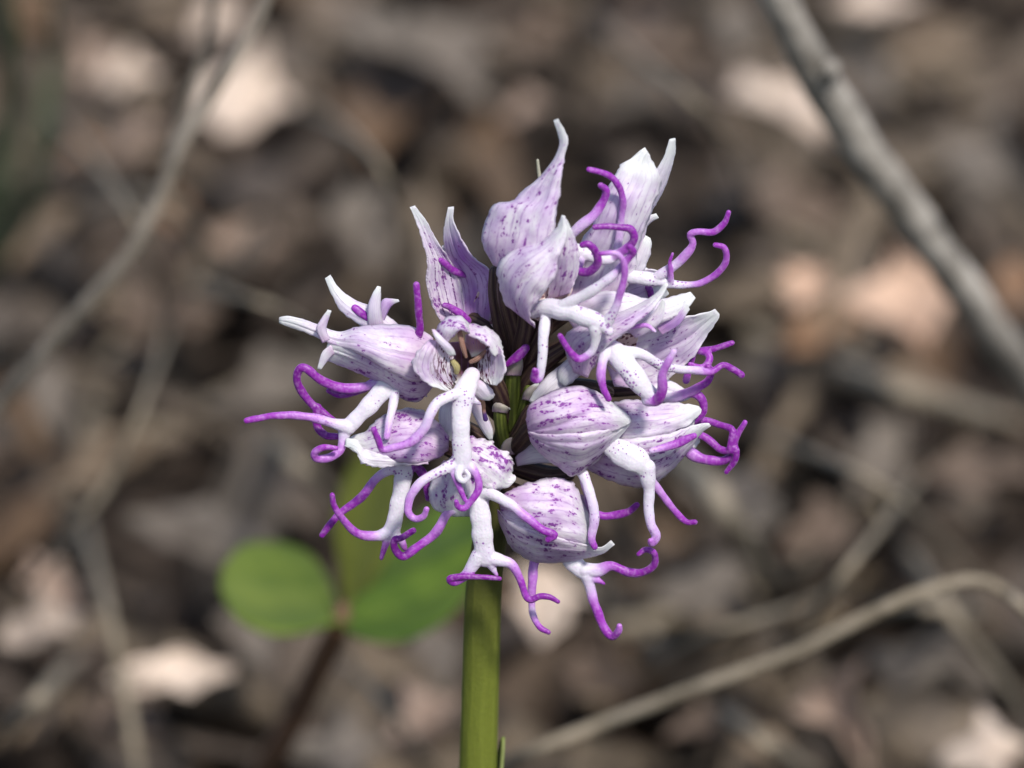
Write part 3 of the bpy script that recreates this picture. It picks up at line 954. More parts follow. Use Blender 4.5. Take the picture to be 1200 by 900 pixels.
# stem: grows out of the ground and tapers up through the flower head
top = [(612, 318, 0), (611, 350, 0), (607, 400, 0), (600, 455, 0), (592, 520, 0), (579, 600, 0), (567, 690, 0), (563, 800, 0), (560, 900, 0), (556, 1000, 0)]
W = P(*np.array(top, float).T)
d = W[-1] - W[-3]
d /= -d[2]
foot = [W[-1] + d * (W[-1][2] * f) for f in (0.4, 0.75, 1.06)]
Wst = np.vstack([W, foot])[::-1]
rst = (np.array([7, 9, 10.5, 12, 15, 19, 21.8, 22.6, 23, 24, 27, 30, 34]) * U)[::-1]
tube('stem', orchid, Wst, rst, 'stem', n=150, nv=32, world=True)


def sheath(name, p0, p1, rad0, rad1, a0, a1, mat, tipx=0.0):
    """a leaf sheath hugging the stem between two world points, open at the back"""
    nu, nv = 24, 13
    pts = np.zeros((nu, nv, 3))
    pet = np.zeros((nu, nv, 4))
    ax_ = (p1 - p0)
    for i in range(nu):
        f = i / (nu - 1)
        half = (a1 - a0) / 2 * (1 - f) ** 0.6
        mid = (a0 + a1) / 2
        r = rad0 * (1 - f) + rad1 * f + tipx * f ** 3
        for j in range(nv):
            a = mid + half * (2 * j / (nv - 1) - 1)
            pts[i, j] = p0 + ax_ * f + r * (math.cos(a) * RGT - math.sin(a) * np.array([0, 1.0, 0]))
            pet[i, j] = (f, j / (nv - 1), 0, 1)
    me = grid_mesh(name, pts)
    attr(me, 'pet', 'FLOAT_COLOR', pet)
    o = link(name, me, M[mat], orchid)
    so = o.modifiers.new('thickness', 'SOLIDIFY')
    so.thickness = 0.0004


M['sheath'] = blade_mat('sheath', (0.16, 0.20, 0.05), (0.30, 0.33, 0.14), 0.3)
pA = P(np.array(557.0), np.array(1010.0), np.array(0.0))
pB = P(np.array(562.0), np.array(866.0), np.array(0.0))
sheath('sheath_leaf', pA, pB, 27 * U, 24 * U, -1.3, 0.9, 'sheath', 3 * U)
# broad basal leaves, below the frame
for k, (az, ln) in enumerate(((0.4, 0.11), (2.3, 0.12), (3.9, 0.10), (5.3, 0.12))):
    nu, nv = 22, 9
    root = Wst[1]
    pts = np.zeros((nu, nv, 3))
    pet = np.zeros((nu, nv, 4))
    dv = np.array([math.cos(az), math.sin(az), 0])
    sv = np.array([-math.sin(az), math.cos(az), 0])
    for i in range(nu):
        f = i / (nu - 1)
        w = 0.017 * math.sin(math.pi * min(0.985, 0.10 + 0.9 * f)) ** 0.7
        for j in range(nv):
            s = 2 * j / (nv - 1) - 1
            pts[i, j] = np.array([root[0], root[1], 0.008]) + dv * ln * f + sv * w * s + np.array([0, 0, 0.045 * math.sin(f * 2.4) + 0.008 * abs(s) - 0.02 * f * f])
            pet[i, j] = (f, j / (nv - 1), 0, 1)
    me = grid_mesh('basal_leaf', pts)
    attr(me, 'pet', 'FLOAT_COLOR', pet)
    o = link('basal_leaf', me, M['leaf_dark'], orchid)
    so = o.modifiers.new('thickness', 'SOLIDIFY')
    so.thickness = 0.0005


def flower(pts, rad, mat='ovary'):
    """a floret; its own mesh is the ribbed ovary that joins it to the stem"""
    return tube('flower', orchid, pts, rad, mat, nv=18, wobble=0.05)


# --- floret A: tall hood at the top of the head
f = flower([(611, 430, 4), (605, 390, 30), (594, 345, 48), (592, 312, 58)], [9, 12, 12, 8])
petal('sepal', f, [(578, 310, 604, 324, 50, 72, 4), (565, 282, 640, 302, 50, 85, 13), (569, 260, 649, 272, 46, 85, 14), (579, 240, 652, 250, 46, 82, 12), (599, 236, 655, 232, 46, 78, 9), (614, 223, 657, 212, 48, 75, 7), (632, 208, 659, 194, 52, 72, 5), (649, 187, 662, 179, 58, 68, 3), (656, 166, 665, 162, 60, 66, 2), (649, 141, 654, 139, 60, 62, 0)], 'petal', 0.85, 1.0, fold=5)
petal('sepal', f, [(592, 356, 627, 384, 75, 97, 2), (586, 335, 621, 366, 72, 107, 10), (584, 310, 634, 348, 72, 114, 16), (604, 292, 648, 326, 80, 117, 14), (632, 284, 655, 300, 90, 114, 8), (652, 268, 664, 276, 97, 107, 4), (659, 252, 662, 253, 100, 102, 0)], 'petal', 0.8, 1.2, fold=5)
petal('sepal', f, [(640, 352, 668, 344, 66, 82, -4), (645, 330, 678, 316, 76, 88, 4), (650, 300, 677, 290, 92, 92, 5), (655, 275, 672, 275, 99, 96, 3), (660, 256, 664, 257, 101, 100, 0)], 'petal', 1.0, 1.0)
petal('throat', f, [(620, 372, 640, 378, 82, 84, 0), (626, 355, 664, 352, 70, 74, -8), (634, 338, 672, 330, 66, 70, -10), (645, 318, 670, 310, 72, 74, -4)], 'throat', 0, 0.5)
tube('petal', f, [(638, 235, 46), (632, 205, 44), (630, 188, 44)], [3, 2.2, 1.6], 'bract')
lip(f, [([(626, 364, 84), (645, 361, 98), (675, 368, 116), (700, 377, 126), (713, 388, 128)], [8, 10, 11.5, 11, 8], [0, 0, 0, 0.02, 0.1], 0.85),
        ([(640, 366, 96), (637, 392, 112), (635, 425, 121), (632, 442, 123), (626, 444, 125), (627, 434, 128)], [6.5, 6, 5.6, 5.5, 5.5, 4.8], [0, 0, 0, 0.35, 1, 1], 1),
        ([(660, 358, 108), (690, 343, 118), (712, 328, 122), (727, 314, 122), (737, 302, 122), (742, 295, 124), (738, 289, 127)], [6.5, 6, 5.5, 5, 5, 5.5, 5], [0, 0, 0.1, 0.45, 0.7, 0.95, 1], 1),
        ([(710, 380, 126), (721, 362, 130), (728, 340, 132), (732, 315, 132), (728, 302, 133), (718, 296, 135), (704, 297, 137)], [7, 4.5, 4.4, 4.2, 4, 3.8, 3.8], [0, 0.2, 0.6, 0.65, 0.5, 0.4, 0.95], 1),
        ([(698, 384, 128), (697, 402, 128), (692, 413, 128), (679, 421, 130), (667, 411, 132), (657, 394, 134)], [8, 5, 4.5, 4.5, 4.6, 4.2], [0, 0, 0.25, 0.8, 0.9, 0.95], 1)])

# --- floret B: behind it to the upper right
f = flower([(613, 400, -4), (640, 350, 0), (668, 318, 5), (690, 300, 8)], [9, 11, 11, 7])
petal('sepal', f, [(668, 350, 712, 352, 14, 10, 4), (664, 322, 738, 335, 12, 4, 6), (676, 292, 744, 312, 10, 2, 10), (694, 264, 750, 282, 14, 5, 14), (708, 228, 763, 247, 14, 5, 16), (722, 203, 775, 216, 10, 0, 9), (730, 192, 770, 197, 5, 0, 4), (743, 183, 763, 188, 2, 0, 3), (756, 173, 761, 181, 0, 0, 0)], 'petal', 0.5, 1.6)
petal('sepal', f, [(732, 304, 750, 302, -10, -15, 4), (742, 262, 761, 254, -6, -15, 6), (755, 227, 777, 224, -3, -12, 5), (768, 202, 785, 203, 0, -8, 4), (778, 184, 791, 178, 2, -5, 2), (785, 163, 791, 162, 2, 0, 1)], 'petal_white', 0.3, 0.7)
petal('petal', f, [(745, 266, 752, 272, -12, -14, 1), (758, 254, 763, 260, -12, -14, 2), (769, 250, 772, 255, -12, -13, 0)], 'petal_white', 0, 0.3, 14, 9)
lip(f, [([(660, 286, 50), (685, 297, 54), (712, 303, 50), (728, 296, 40)], [7, 8, 8, 7], [0, 0, 0.1, 0.2], 0.8),
        ([(664, 280, 54), (680, 265, 58), (697, 251, 56), (707, 234, 54), (710, 223, 56), (704, 217, 60)], [5.5, 5.5, 5.5, 5.2, 5.2, 5], [0.1, 0.3, 0.5, 0.8, 0.85, 0.95], 1),
        ([(724, 290, 36), (728, 258, 34), (730, 234, 38), (722, 213, 42), (707, 203, 46), (690, 199, 50)], [5, 4, 4, 4.2, 4.2, 4.2], [0.3, 0.4, 0.65, 0.85, 0.85, 0.9], 1),
        ([(716, 302, 48), (732, 293, 54), (743, 281, 60), (738, 268, 64), (720, 266, 66), (697, 266, 68)], [5.5, 5, 4.8, 4.8, 4.5, 4.3], [0.3, 0.7, 0.9, 0.95, 1, 1], 1),
        ([(680, 300, 56), (678, 316, 66), (690, 318, 76), (700, 308, 84), (697, 294, 90), (689, 286, 92), (682, 287, 92)], [6, 5, 5, 5.2, 5, 4.8, 4.4], [0.2, 0.7, 0.9, 0.95, 0.95, 1, 1], 1)])

# --- floret C: its lip reaches out to the right
f = flower([(611, 415, -10), (650, 375, -15), (700, 345, -15), (730, 328, -12)], [9, 11, 10, 8])
petal('sepal', f, [(728, 322, 748, 330, -15, -12, 2), (738, 298, 758, 308, -15, -15, 5), (747, 282, 763, 290, -16, -16, 4), (755, 275, 762, 279, -16, -16, 0)], 'petal_white', 0.2, 0.7)
petal('sepal', f, [(722, 330, 725, 352, -10, -8, 3), (745, 318, 748, 348, -20, -15, -6), (765, 316, 766, 338, -22, -20, -4), (778, 322, 778, 328, -22, -22, 0)], 'petal', 0.5, 0.7)
petal('sepal', f, [(690, 345, 700, 372, -20, -18, 3), (720, 318, 735, 372, -26, -22, 8), (752, 312, 770, 356, -28, -26, 6), (776, 330, 784, 344, -28, -28, 0)], 'petal', 0.6, 0.9)
lip(f, [([(722, 322, -2), (745, 325, 4), (768, 328, 6), (786, 332, 8)], [8, 8, 8.5, 5.5], [0, 0, 0.02, 0.1], 0.8),
        ([(768, 326, 6), (790, 311, 10), (805, 298, 12), (812, 286, 12), (809, 275, 13), (818, 271, 15), (836, 272, 17), (848, 262, 18), (854, 249, 18)], [6, 5.5, 5, 4.4, 4.2, 4.3, 4.5, 4.3, 4], [0.05, 0.3, 0.5, 0.55, 0.6, 0.65, 0.75, 0.8, 0.9], 1),
        ([(782, 332, 8), (800, 334, 8), (820, 332, 10), (838, 322, 12), (851, 306, 14), (849, 291, 17), (838, 287, 20)], [5.5, 4, 4, 4.2, 4.5, 4.3, 4], [0.05, 0.15, 0.55, 0.75, 0.7, 0.75, 0.9], 1),
        ([(786, 331, 10), (786, 322, 14), (785, 308, 17), (788, 297, 18)], [3.5, 3, 2.4, 2], [0.2, 0.6, 0.75, 0.8], 1)])
lip(f, [([(758, 334, -20), (762, 342, -16), (763, 352, -14)], [4, 4.5, 4], [0.8, 1, 1], 1)], 'petal')

# --- floret D: open hood right of the centre, white lip towards the viewer
f = flower([(608, 470, 10), (640, 445, 30), (675, 428, 48), (705, 412, 58)], [9, 11, 10, 8])
petal('sepal', f, [(700, 402, 720, 452, 50, 36, 3), (733, 386, 765, 456, 46, 22, -12), (765, 382, 790, 438, 42, 20, -10), (800, 372, 812, 418, 38, 20, -6), (820, 368, 830, 391, 32, 22, -3), (832, 365, 841, 375, 28, 24, 0), (838, 362, 843, 368, 27, 26, 0)], 'petal', 0.7, 1.0)
petal('sepal', f, [(664, 372, 684, 402, 50, 60, 3), (690, 346, 716, 398, 46, 64, 8), (728, 342, 748, 388, 50, 66, 8), (765, 352, 784, 375, 45, 56, 7), (795, 346, 806, 360, 38, 45, 3), (809, 342, 815, 349, 36, 38, 0)], 'petal_white', 0.5, 1.2)
petal('sepal', f, [(672, 436, 688, 442, 78, 90, 2), (661, 398, 700, 424, 72, 100, 8), (682, 380, 712, 405, 76, 107, 8), (711, 372, 738, 385, 82, 113, 8), (740, 361, 762, 365, 86, 108, 5), (768, 345, 776, 347, 90, 98, 2), (780, 331, 783, 333, 92, 93, 0)], 'petal', 0.9, 0.9)
petal('petal', f, [(735, 387, 745, 396, 68, 75, 2), (753, 378, 764, 386, 73, 78, 4), (768, 364, 776, 374, 76, 80, 2), (777, 350, 780, 354, 78, 79, 0)], 'petal_white', 0.5, 0.6)
petal('petal', f, [(770, 384, 776, 392, 50, 52, 1), (790, 368, 796, 380, 50, 54, 2), (804, 352, 808, 362, 46, 48, 1)], 'petal_violet', 0.4, 0.5)
lip(f, [([(738, 384, 92), (756, 381, 96), (768, 388, 98)], [2.5, 2.8, 2.6], [0.5, 0.6, 0.35], 1)], 'petal')
petal('throat', f, [(700, 418, 722, 436, 72, 74, 0), (708, 400, 742, 410, 66, 68, -8), (726, 388, 748, 394, 72, 72, -4)], 'throat', 0, 0.4)
lip(f, [([(712, 404, 88), (722, 414, 100), (738, 434, 114), (754, 454, 121), (766, 466, 121)], [9, 12.5, 13, 13, 11], [0, 0, 0, 0, 0.1], 0.7),
        ([(760, 468, 122), (770, 469, 128), (776, 457, 134), (776, 440, 136), (783, 423, 136), (790, 412, 135)], [8, 6.2, 5.6, 5.3, 5.2, 5], [0.25, 0.85, 0.75, 0.65, 0.55, 0.3], 1),
        ([(716, 410, 98), (708, 418, 108), (704, 436, 118), (707, 456, 124), (713, 468, 126)], [6.5, 6, 5.4, 5, 4.6], [0, 0.15, 0.55, 0.8, 0.9], 1),
        ([(728, 412, 100), (752, 415, 98), (772, 427, 88), (792, 432, 76), (814, 434, 62), (832, 436, 52), (847, 428, 46), (858, 432, 44), (869, 439, 44)], [7, 6, 5.6, 5.2, 5, 4.5, 4.4, 4.8, 5], [0, 0, 0.03, 0.08, 0.3, 0.75, 0.9, 0.95, 1], 1)])

# --- floret E: behind D, only its violet limbs and a sepal show
f = flower([(606, 480, -10), (670, 460, -5), (730, 455, 0), (768, 455, 5)], [9, 10, 10, 7])
petal('sepal', f, [(760, 440, 762, 476, 8, 10, 3), (784, 446, 784, 474, 10, 12, 6), (802, 456, 800, 470, 12, 12, 3), (810, 462, 809, 466, 12, 12, 0)], 'petal_white', 0.4, 0.8)
lip(f, [([(766, 462, 14), (786, 466, 20), (804, 461, 24), (826, 449, 26), (834, 436, 28), (830, 430, 32)], [6, 6, 5.6, 5.2, 4.8, 4.3], [0.1, 0.25, 0.5, 0.8, 0.85, 0.9], 1),
        ([(804, 446, 2), (813, 414, 8), (824, 411, 12), (836, 409, 13), (858, 402, 14)], [4, 4, 4.2, 4.4, 4.2], [0.7, 0.9, 0.95, 0.95, 1], 1),
        ([(820, 411, 12), (829, 414, 18), (831, 422, 24), (823, 430, 28), (809, 427, 30)], [3.8, 4, 4, 4, 3.8], [0.9, 0.8, 0.8, 0.75, 0.8], 1),
        ([(800, 462, 20), (814, 461, 22), (823, 470, 26), (823, 484, 28), (813, 494, 30)], [5, 5, 5, 5, 4.8], [0.5, 0.8, 0.95, 1, 1], 1)])

# --- floret F: hood and pale lip at the lower right
f = flower([(602, 520, 5), (640, 512, 25), (675, 510, 45), (700, 512, 52)], [9, 11, 11, 8])
petal('sepal', f, [(698, 480, 702, 520, 40, 58, 4), (733, 469, 735, 520, 50, 75, 14), (765, 472, 768, 513, 50, 72, 12), (795, 473, 800, 501, 42, 58, 7), (811, 475, 818, 487, 38, 42, 2), (819, 476, 822, 480, 38, 38, 0)], 'petal', 0.7, 1.4, fold=6)
petal('sepal', f, [(690, 516, 688, 549, 60, 52, 5), (720, 515, 715, 563, 80, 55, 15), (755, 512, 753, 571, 85, 50, 18), (785, 508, 781, 557, 75, 48, 13), (808, 500, 806, 529, 60, 45, 7), (824, 496, 822, 507, 50, 45, 2), (831, 496, 833, 499, 48, 48, 0)], 'petal', 1.1, 0.9, fold=5)
petal('sepal', f, [(690, 490, 692, 545, 45, 42, 4), (735, 475, 735, 560, 42, 38, -18), (780, 478, 778, 550, 40, 38, -14), (815, 482, 812, 515, 40, 40, -3)], 'petal', 0.6, 0.8)
lip(f, [([(708, 518, 88), (728, 530, 102), (746, 540, 110), (758, 553, 110)], [9, 15, 17, 12], [0, 0, 0, 0.02], 0.5),
        ([(758, 548, 110), (760, 572, 112), (760, 596, 116), (763, 614, 120), (769, 628, 122), (764, 637, 124), (762, 634, 127)], [10, 7, 6.3, 6.3, 6.2, 5.6, 4.5], [0, 0.05, 0.12, 0.25, 0.4, 0.55, 0.7], 1),
        ([(758, 556, 96), (768, 570, 88), (787, 593, 86), (803, 611, 86), (814, 612, 88)], [6, 4.6, 4.2, 4.2, 4.2], [0.2, 0.45, 0.65, 0.9, 1], 1),
        ([(764, 528, 104), (790, 521, 98), (802, 516, 96), (813, 511, 96)], [3.5, 5.2, 5.6, 5], [0.3, 0.75, 0.8, 0.75], 1)])

# --- floret G: at the far right, a knot of violet limbs
f = flower([(602, 530, -15), (680, 520, -15), (750, 520, -10), (790, 522, -5)], [9, 10, 9, 7])
petal('sepal', f, [(775, 505, 776, 535, -5, 0, 3), (795, 503, 796, 535, -2, 2, 6), (812, 508, 812, 526, 0, 2, 3), (820, 514, 820, 518, 2, 2, 0)], 'petal', 0.5, 0.8)
lip(f, [([(796, 518, 10), (808, 530, 16), (824, 538, 20), (848, 540, 24), (861, 531, 28), (861, 516, 30), (873, 495, 32)], [6.5, 6.5, 6, 5.2, 4.8, 4.8, 4.2], [0.35, 0.55, 0.75, 0.9, 0.95, 0.8, 0.8], 1),
        ([(812, 508, 10), (826, 512, 14), (843, 526, 24), (856, 528, 32), (863, 526, 34), (861, 540, 34), (851, 553, 34)], [4, 4, 4.2, 4.3, 4.3, 4.2, 4], [0.6, 0.8, 0.9, 0.95, 0.95, 1, 1], 1),
        ([(808, 496, 8), (824, 493, 12), (842, 497, 18), (857, 503, 26), (857, 514, 30), (855, 526, 32)], [4, 4, 4, 4.2, 4.2, 4], [0.6, 0.85, 0.9, 0.95, 0.95, 1], 1)])

# --- floret H: closed spotted hood in front, right of the stem
f = flower([(598, 530, 8), (612, 515, 40), (625, 500, 68), (634, 496, 84)], [9, 11, 11, 9])
petal('sepal', f, [(617, 492, 620, 511, 96, 96, 3), (622, 474, 640, 515, 95, 112, 12), (645, 460, 670, 515, 95, 120, 20), (675, 452, 700, 511, 92, 118, 18), (700, 460, 720, 505, 88, 110, 11), (722, 475, 734, 498, 88, 101, 5), (737, 488, 740, 494, 89, 91, 0)], 'petal_dense', 1.15, 0.7, fold=7)
petal('sepal', f, [(619, 506, 622, 517, 103, 92, 2), (640, 509, 635, 533, 121, 90, 8), (665, 508, 658, 550, 130, 88, 12), (690, 506, 672, 558, 128, 90, 12), (712, 502, 697, 541, 118, 90, 8), (730, 495, 722, 516, 101, 93, 3), (739, 493, 738, 497, 92, 90, 0)], 'petal', 0.9, 0.7, fold=5)
petal('sepal', f, [(618, 494, 626, 522, 92, 88, -3), (640, 466, 650, 540, 90, 86, -24), (680, 455, 690, 546, 88, 85, -24), (714, 470, 716, 520, 88, 86, -12), (736, 490, 737, 495, 89, 89, 0)], 'petal', 0.6, 0.5)
lip(f, [([(668, 536, 74), (678, 548, 80), (686, 562, 90), (693, 584, 100), (697, 608, 106), (693, 630, 110), (697, 641, 112)], [7, 6.5, 6, 6, 6, 5.6, 5], [0, 0.03, 0.08, 0.15, 0.25, 0.5, 0.95], 1),
        ([(684, 560, 84), (694, 596, 78), (704, 604, 74), (720, 604, 74), (735, 600, 76), (746, 592, 78)], [5, 5, 5, 5.2, 5.4, 5], [0.3, 0.6, 0.8, 0.9, 1, 1], 1)])

# --- floret J: spotted hood at the bottom of the head, right of the stem
f = flower([(592, 570, 8), (605, 578, 40), (615, 588, 66), (622, 596, 80)], [9, 11, 11, 9])
petal('sepal', f, [(585, 583, 587, 602, 86, 90, 3), (600, 572, 597, 616, 86, 106, 13), (630, 563, 627, 629, 86, 116, 19), (658, 560, 655, 637, 84, 116, 17), (675, 571, 680, 641, 82, 108, 10), (686, 598, 690, 637, 82, 98, 5), (690, 618, 690, 632, 84, 91, 1)], 'petal_dense', 1.0, 1.7, fold=10)
petal('sepal', f, [(583, 597, 585, 611, 94, 84, 2), (597, 610, 600, 641, 114, 84, 6), (628, 622, 624, 658, 126, 84, 8), (655, 630, 660, 659, 125, 84, 8), (685, 638, 690, 653, 108, 85, 4), (704, 641, 707, 648, 97, 90, 1), (716, 633, 720, 638, 97, 96, 0)], 'petal', 1.0, 1.0, fold=5)
petal('sepal', f, [(586, 590, 590, 612, 84, 82, -3), (615, 570, 615, 640, 82, 78, -22), (655, 566, 660, 648, 80, 78, -20), (685, 600, 685, 645, 82, 80, -6)], 'petal', 0.5, 0.6)
petal('petal', f, [(668, 574, 682, 580, 62, 64, 2), (678, 588, 694, 594, 64, 66, 5), (686, 612, 698, 616, 70, 72, 3), (692, 632, 696, 634, 76, 76, 0)], 'petal_dense', 0.8, 0.8)
lip(f, [([(660, 640, 70), (668, 654, 76), (679, 666, 82), (688, 676, 85)], [8, 10.5, 11, 9], [0, 0, 0.02, 0.15], 0.6),
        ([(686, 668, 84), (702, 668, 86), (718, 663, 88), (736, 671, 92), (752, 671, 96), (766, 662, 102), (767, 649, 107), (757, 644, 111), (749, 649, 113)], [9, 8, 5.6, 5.2, 4.8, 4.8, 4.6, 4.4, 4], [0.05, 0.3, 0.75, 0.95, 0.95, 0.9, 0.9, 0.9, 0.95], 1),
        ([(688, 674, 85), (692, 690, 88), (698, 712, 94), (708, 735, 100), (718, 746, 106), (725, 740, 111), (726, 734, 113)], [8, 6.2, 5.5, 5.2, 5.2, 5.2, 4.6], [0.08, 0.3, 0.75, 0.8, 0.95, 0.75, 0.6], 1),
        ([(692, 676, 86), (702, 680, 90), (708, 684, 92)], [5, 3.5, 2], [0.2, 0.7, 1], 1),
        ([(640, 640, 66), (628, 654, 76), (624, 678, 88), (623, 702, 94), (625, 720, 98), (632, 735, 102), (643, 741, 106)], [6, 5.6, 5.4, 4.6, 4.4, 4.4, 3.8], [0.1, 0.5, 0.6, 0.55, 0.4, 0.8, 1], 1)])

# --- floret K: front of the head just left of the stem, legs spread over the stem
f = flower([(590, 560, 10), (578, 562, 40), (566, 564, 70), (556, 562, 82)], [9, 10, 10, 8])
petal('sepal', f, [(520, 540, 566, 540, 84, 96, 4), (506, 562, 575, 560, 82, 100, 9), (503, 582, 575, 578, 84, 101, 9), (510, 597, 568, 595, 87, 98, 6), (532, 605, 552, 605, 91, 95, 1)], 'petal_white', 1.1, 0.8)
petal('sepal', f, [(524, 542, 546, 511, 90, 72, 4), (540, 550, 568, 515, 99, 76, 10), (558, 563, 588, 527, 104, 80, 12), (573, 574, 601, 540, 103, 85, 8), (584, 574, 601, 556, 99, 88, 3), (597, 570, 604, 563, 94, 92, 0)], 'petal_white', 1.3, 3.4)
petal('sepal', f, [(512, 560, 540, 520, 78, 70, 2), (530, 590, 590, 535, 66, 64, -14), (555, 598, 592, 570, 74, 74, -6)], 'petal_dense', 0.8, 0.8)
lip(f, [([(556, 572, 98), (561, 590, 108), (564, 612, 114), (566, 634, 117), (569, 652, 118)], [10, 12, 12.5, 14, 16], [0, 0, 0, 0, 0.06], 0.55),
        ([(562, 650, 118), (553, 664, 120), (545, 674, 122), (533, 682, 124), (527, 679, 126), (536, 676, 128), (560, 676, 128), (586, 678, 128)], [9, 7, 6, 5.2, 4.5, 4, 3.6, 3.5], [0.02, 0.15, 0.5, 0.9, 1, 1, 1, 1], 1),
        ([(572, 654, 118), (578, 666, 120), (583, 674, 122)], [9, 5, 2.5], [0.05, 0.2, 0.7], 0.8),
        ([(575, 654, 118), (588, 657, 120), (600, 662, 122), (609, 678, 124), (615, 696, 126), (622, 703, 128), (633, 699, 130), (645, 700, 131), (654, 705, 132)], [8, 6.5, 5.2, 4.4, 4.2, 4.3, 4.2, 4, 3.6], [0.03, 0.15, 0.45, 0.75, 0.85, 0.95, 0.95, 1, 1], 1),
        ([(562, 580, 102), (575, 579, 112), (596, 590, 124), (617, 606, 132), (636, 621, 138), (650, 627, 140), (642, 632, 141)], [8, 6.2, 6, 5.6, 5.4, 5.6, 5], [0, 0.02, 0.12, 0.6, 0.85, 0.95, 1], 1),
        ([(548, 588, 92), (526, 600, 92), (516, 616, 94), (504, 631, 98), (486, 643, 102), (473, 652, 106), (463, 644, 110), (462, 632, 113), (470, 630, 116), (484, 622, 118)], [7, 5.6, 5.4, 5.4, 5.3, 5.2, 4.8, 4.5, 5, 4.8], [0.1, 0.4, 0.55, 0.7, 0.85, 0.95, 1, 1, 1, 1], 1)])

M['throat_dark'] = petal_mat('throat_dark', (0.30, 0.15, 0.15), (0.10, 0.03, 0.05), (0.04, 0.01, 0.02), 0.9, 1.7)
M['anther'] = petal_mat('anther', (0.50, 0.30, 0.34), (0.30, 0.12, 0.17), (0.10, 0.02, 0.05), 0.6, 1.7)
M['pollen'] = fibre_mat('pollen', (0.30, 0.25, 0.10), (0.45, 0.40, 0.20), 2.0, 0.5, 0.1)
# --- floret L: open face left of the stem, brown throat, long white body
f = flower([(598, 500, 10), (585, 460, 35), (566, 425, 58), (556, 412, 66)], [9, 11, 11, 9])
petal('sepal', f, [(505, 398, 523, 401, 100, 88, 3), (490, 411, 531, 418, 106, 86, 8), (484, 430, 534, 436, 110, 88, 8), (498, 447, 532, 450, 112, 93, 4), (522, 458, 529, 459, 111, 106, 0)], 'petal_inner', 0.5, 1.4)
petal('sepal', f, [(511, 397, 523, 403, 96, 102, 2), (513, 383, 532, 393, 92, 111, 6), (525, 372, 541, 387, 88, 114, 6), (540, 371, 549, 389, 86, 111, 4), (549, 380, 552, 392, 86, 100, 0)], 'petal_white', 1.1, 1.6, 30, 15)
petal('sepal', f, [(545, 379, 549, 394, 84, 102, 3), (560, 381, 561, 398, 82, 112, 6), (577, 387, 571, 405, 82, 113, 6), (587, 400, 575, 413, 84, 111, 4), (589, 412, 580, 417, 88, 106, 1)], 'petal_white', 1.0, 1.6, 30, 15)
petal('petal', f, [(574, 406, 586, 406, 84, 100, -1), (563, 416, 589, 413, 80, 107, -3), (560, 429, 592, 430, 79, 110, -4), (563, 442, 588, 443, 86, 110, -3), (572, 450, 582, 452, 98, 106, 0)], 'petal_inner', 0.5, 1.0, 30, 17, flip=True)
petal('petal', f, [(506, 386, 509, 386, 108, 108, 0), (510, 396, 518, 395, 112, 110, 2), (518, 407, 530, 407, 112, 108, 3), (527, 417, 534, 416, 108, 104, 1)], 'petal_white', 0.3, 0.4, 16, 9)
petal('throat', f, [(524, 402, 572, 398, 78, 80, -4), (520, 420, 576, 420, 72, 74, -20), (526, 440, 570, 445, 80, 84, -12), (540, 454, 560, 454, 90, 92, -2)], 'throat_dark', 0, 0.4)
petal('anther', f, [(546, 392, 566, 391, 84, 86, 2), (547, 404, 570, 403, 90, 92, 6), (553, 418, 566, 416, 88, 90, 1)], 'anther', 0.9, 0.8, 20, 13)
tube('column', f, [(537, 382, 94), (540, 396, 102), (543, 408, 104), (546, 418, 102)], [2.6, 3, 3.2, 2], 'column')
tube('column', f, [(552, 424, 92), (560, 420, 94), (568, 412, 92)], [2.6, 3.2, 2.4], 'column')
tube('pollen_mass', f, [(531, 424, 98), (535, 430, 101), (535, 436, 100)], [3.2, 4.2, 3.2], 'pollen')
petal('petal', f, [(552, 446, 562, 445, 94, 92, 1), (552, 457, 573, 453, 92, 90, 4), (561, 467, 579, 461, 90, 88, 3), (574, 469, 578, 466, 88, 88, 0)], 'petal_white', 0.2, 0.7, 18, 11)
tube('spur', f, [(560, 466, 70), (566, 472, 72), (567, 482, 72), (569, 491, 72)], [4, 2.6, 2.3, 3], 'spur')
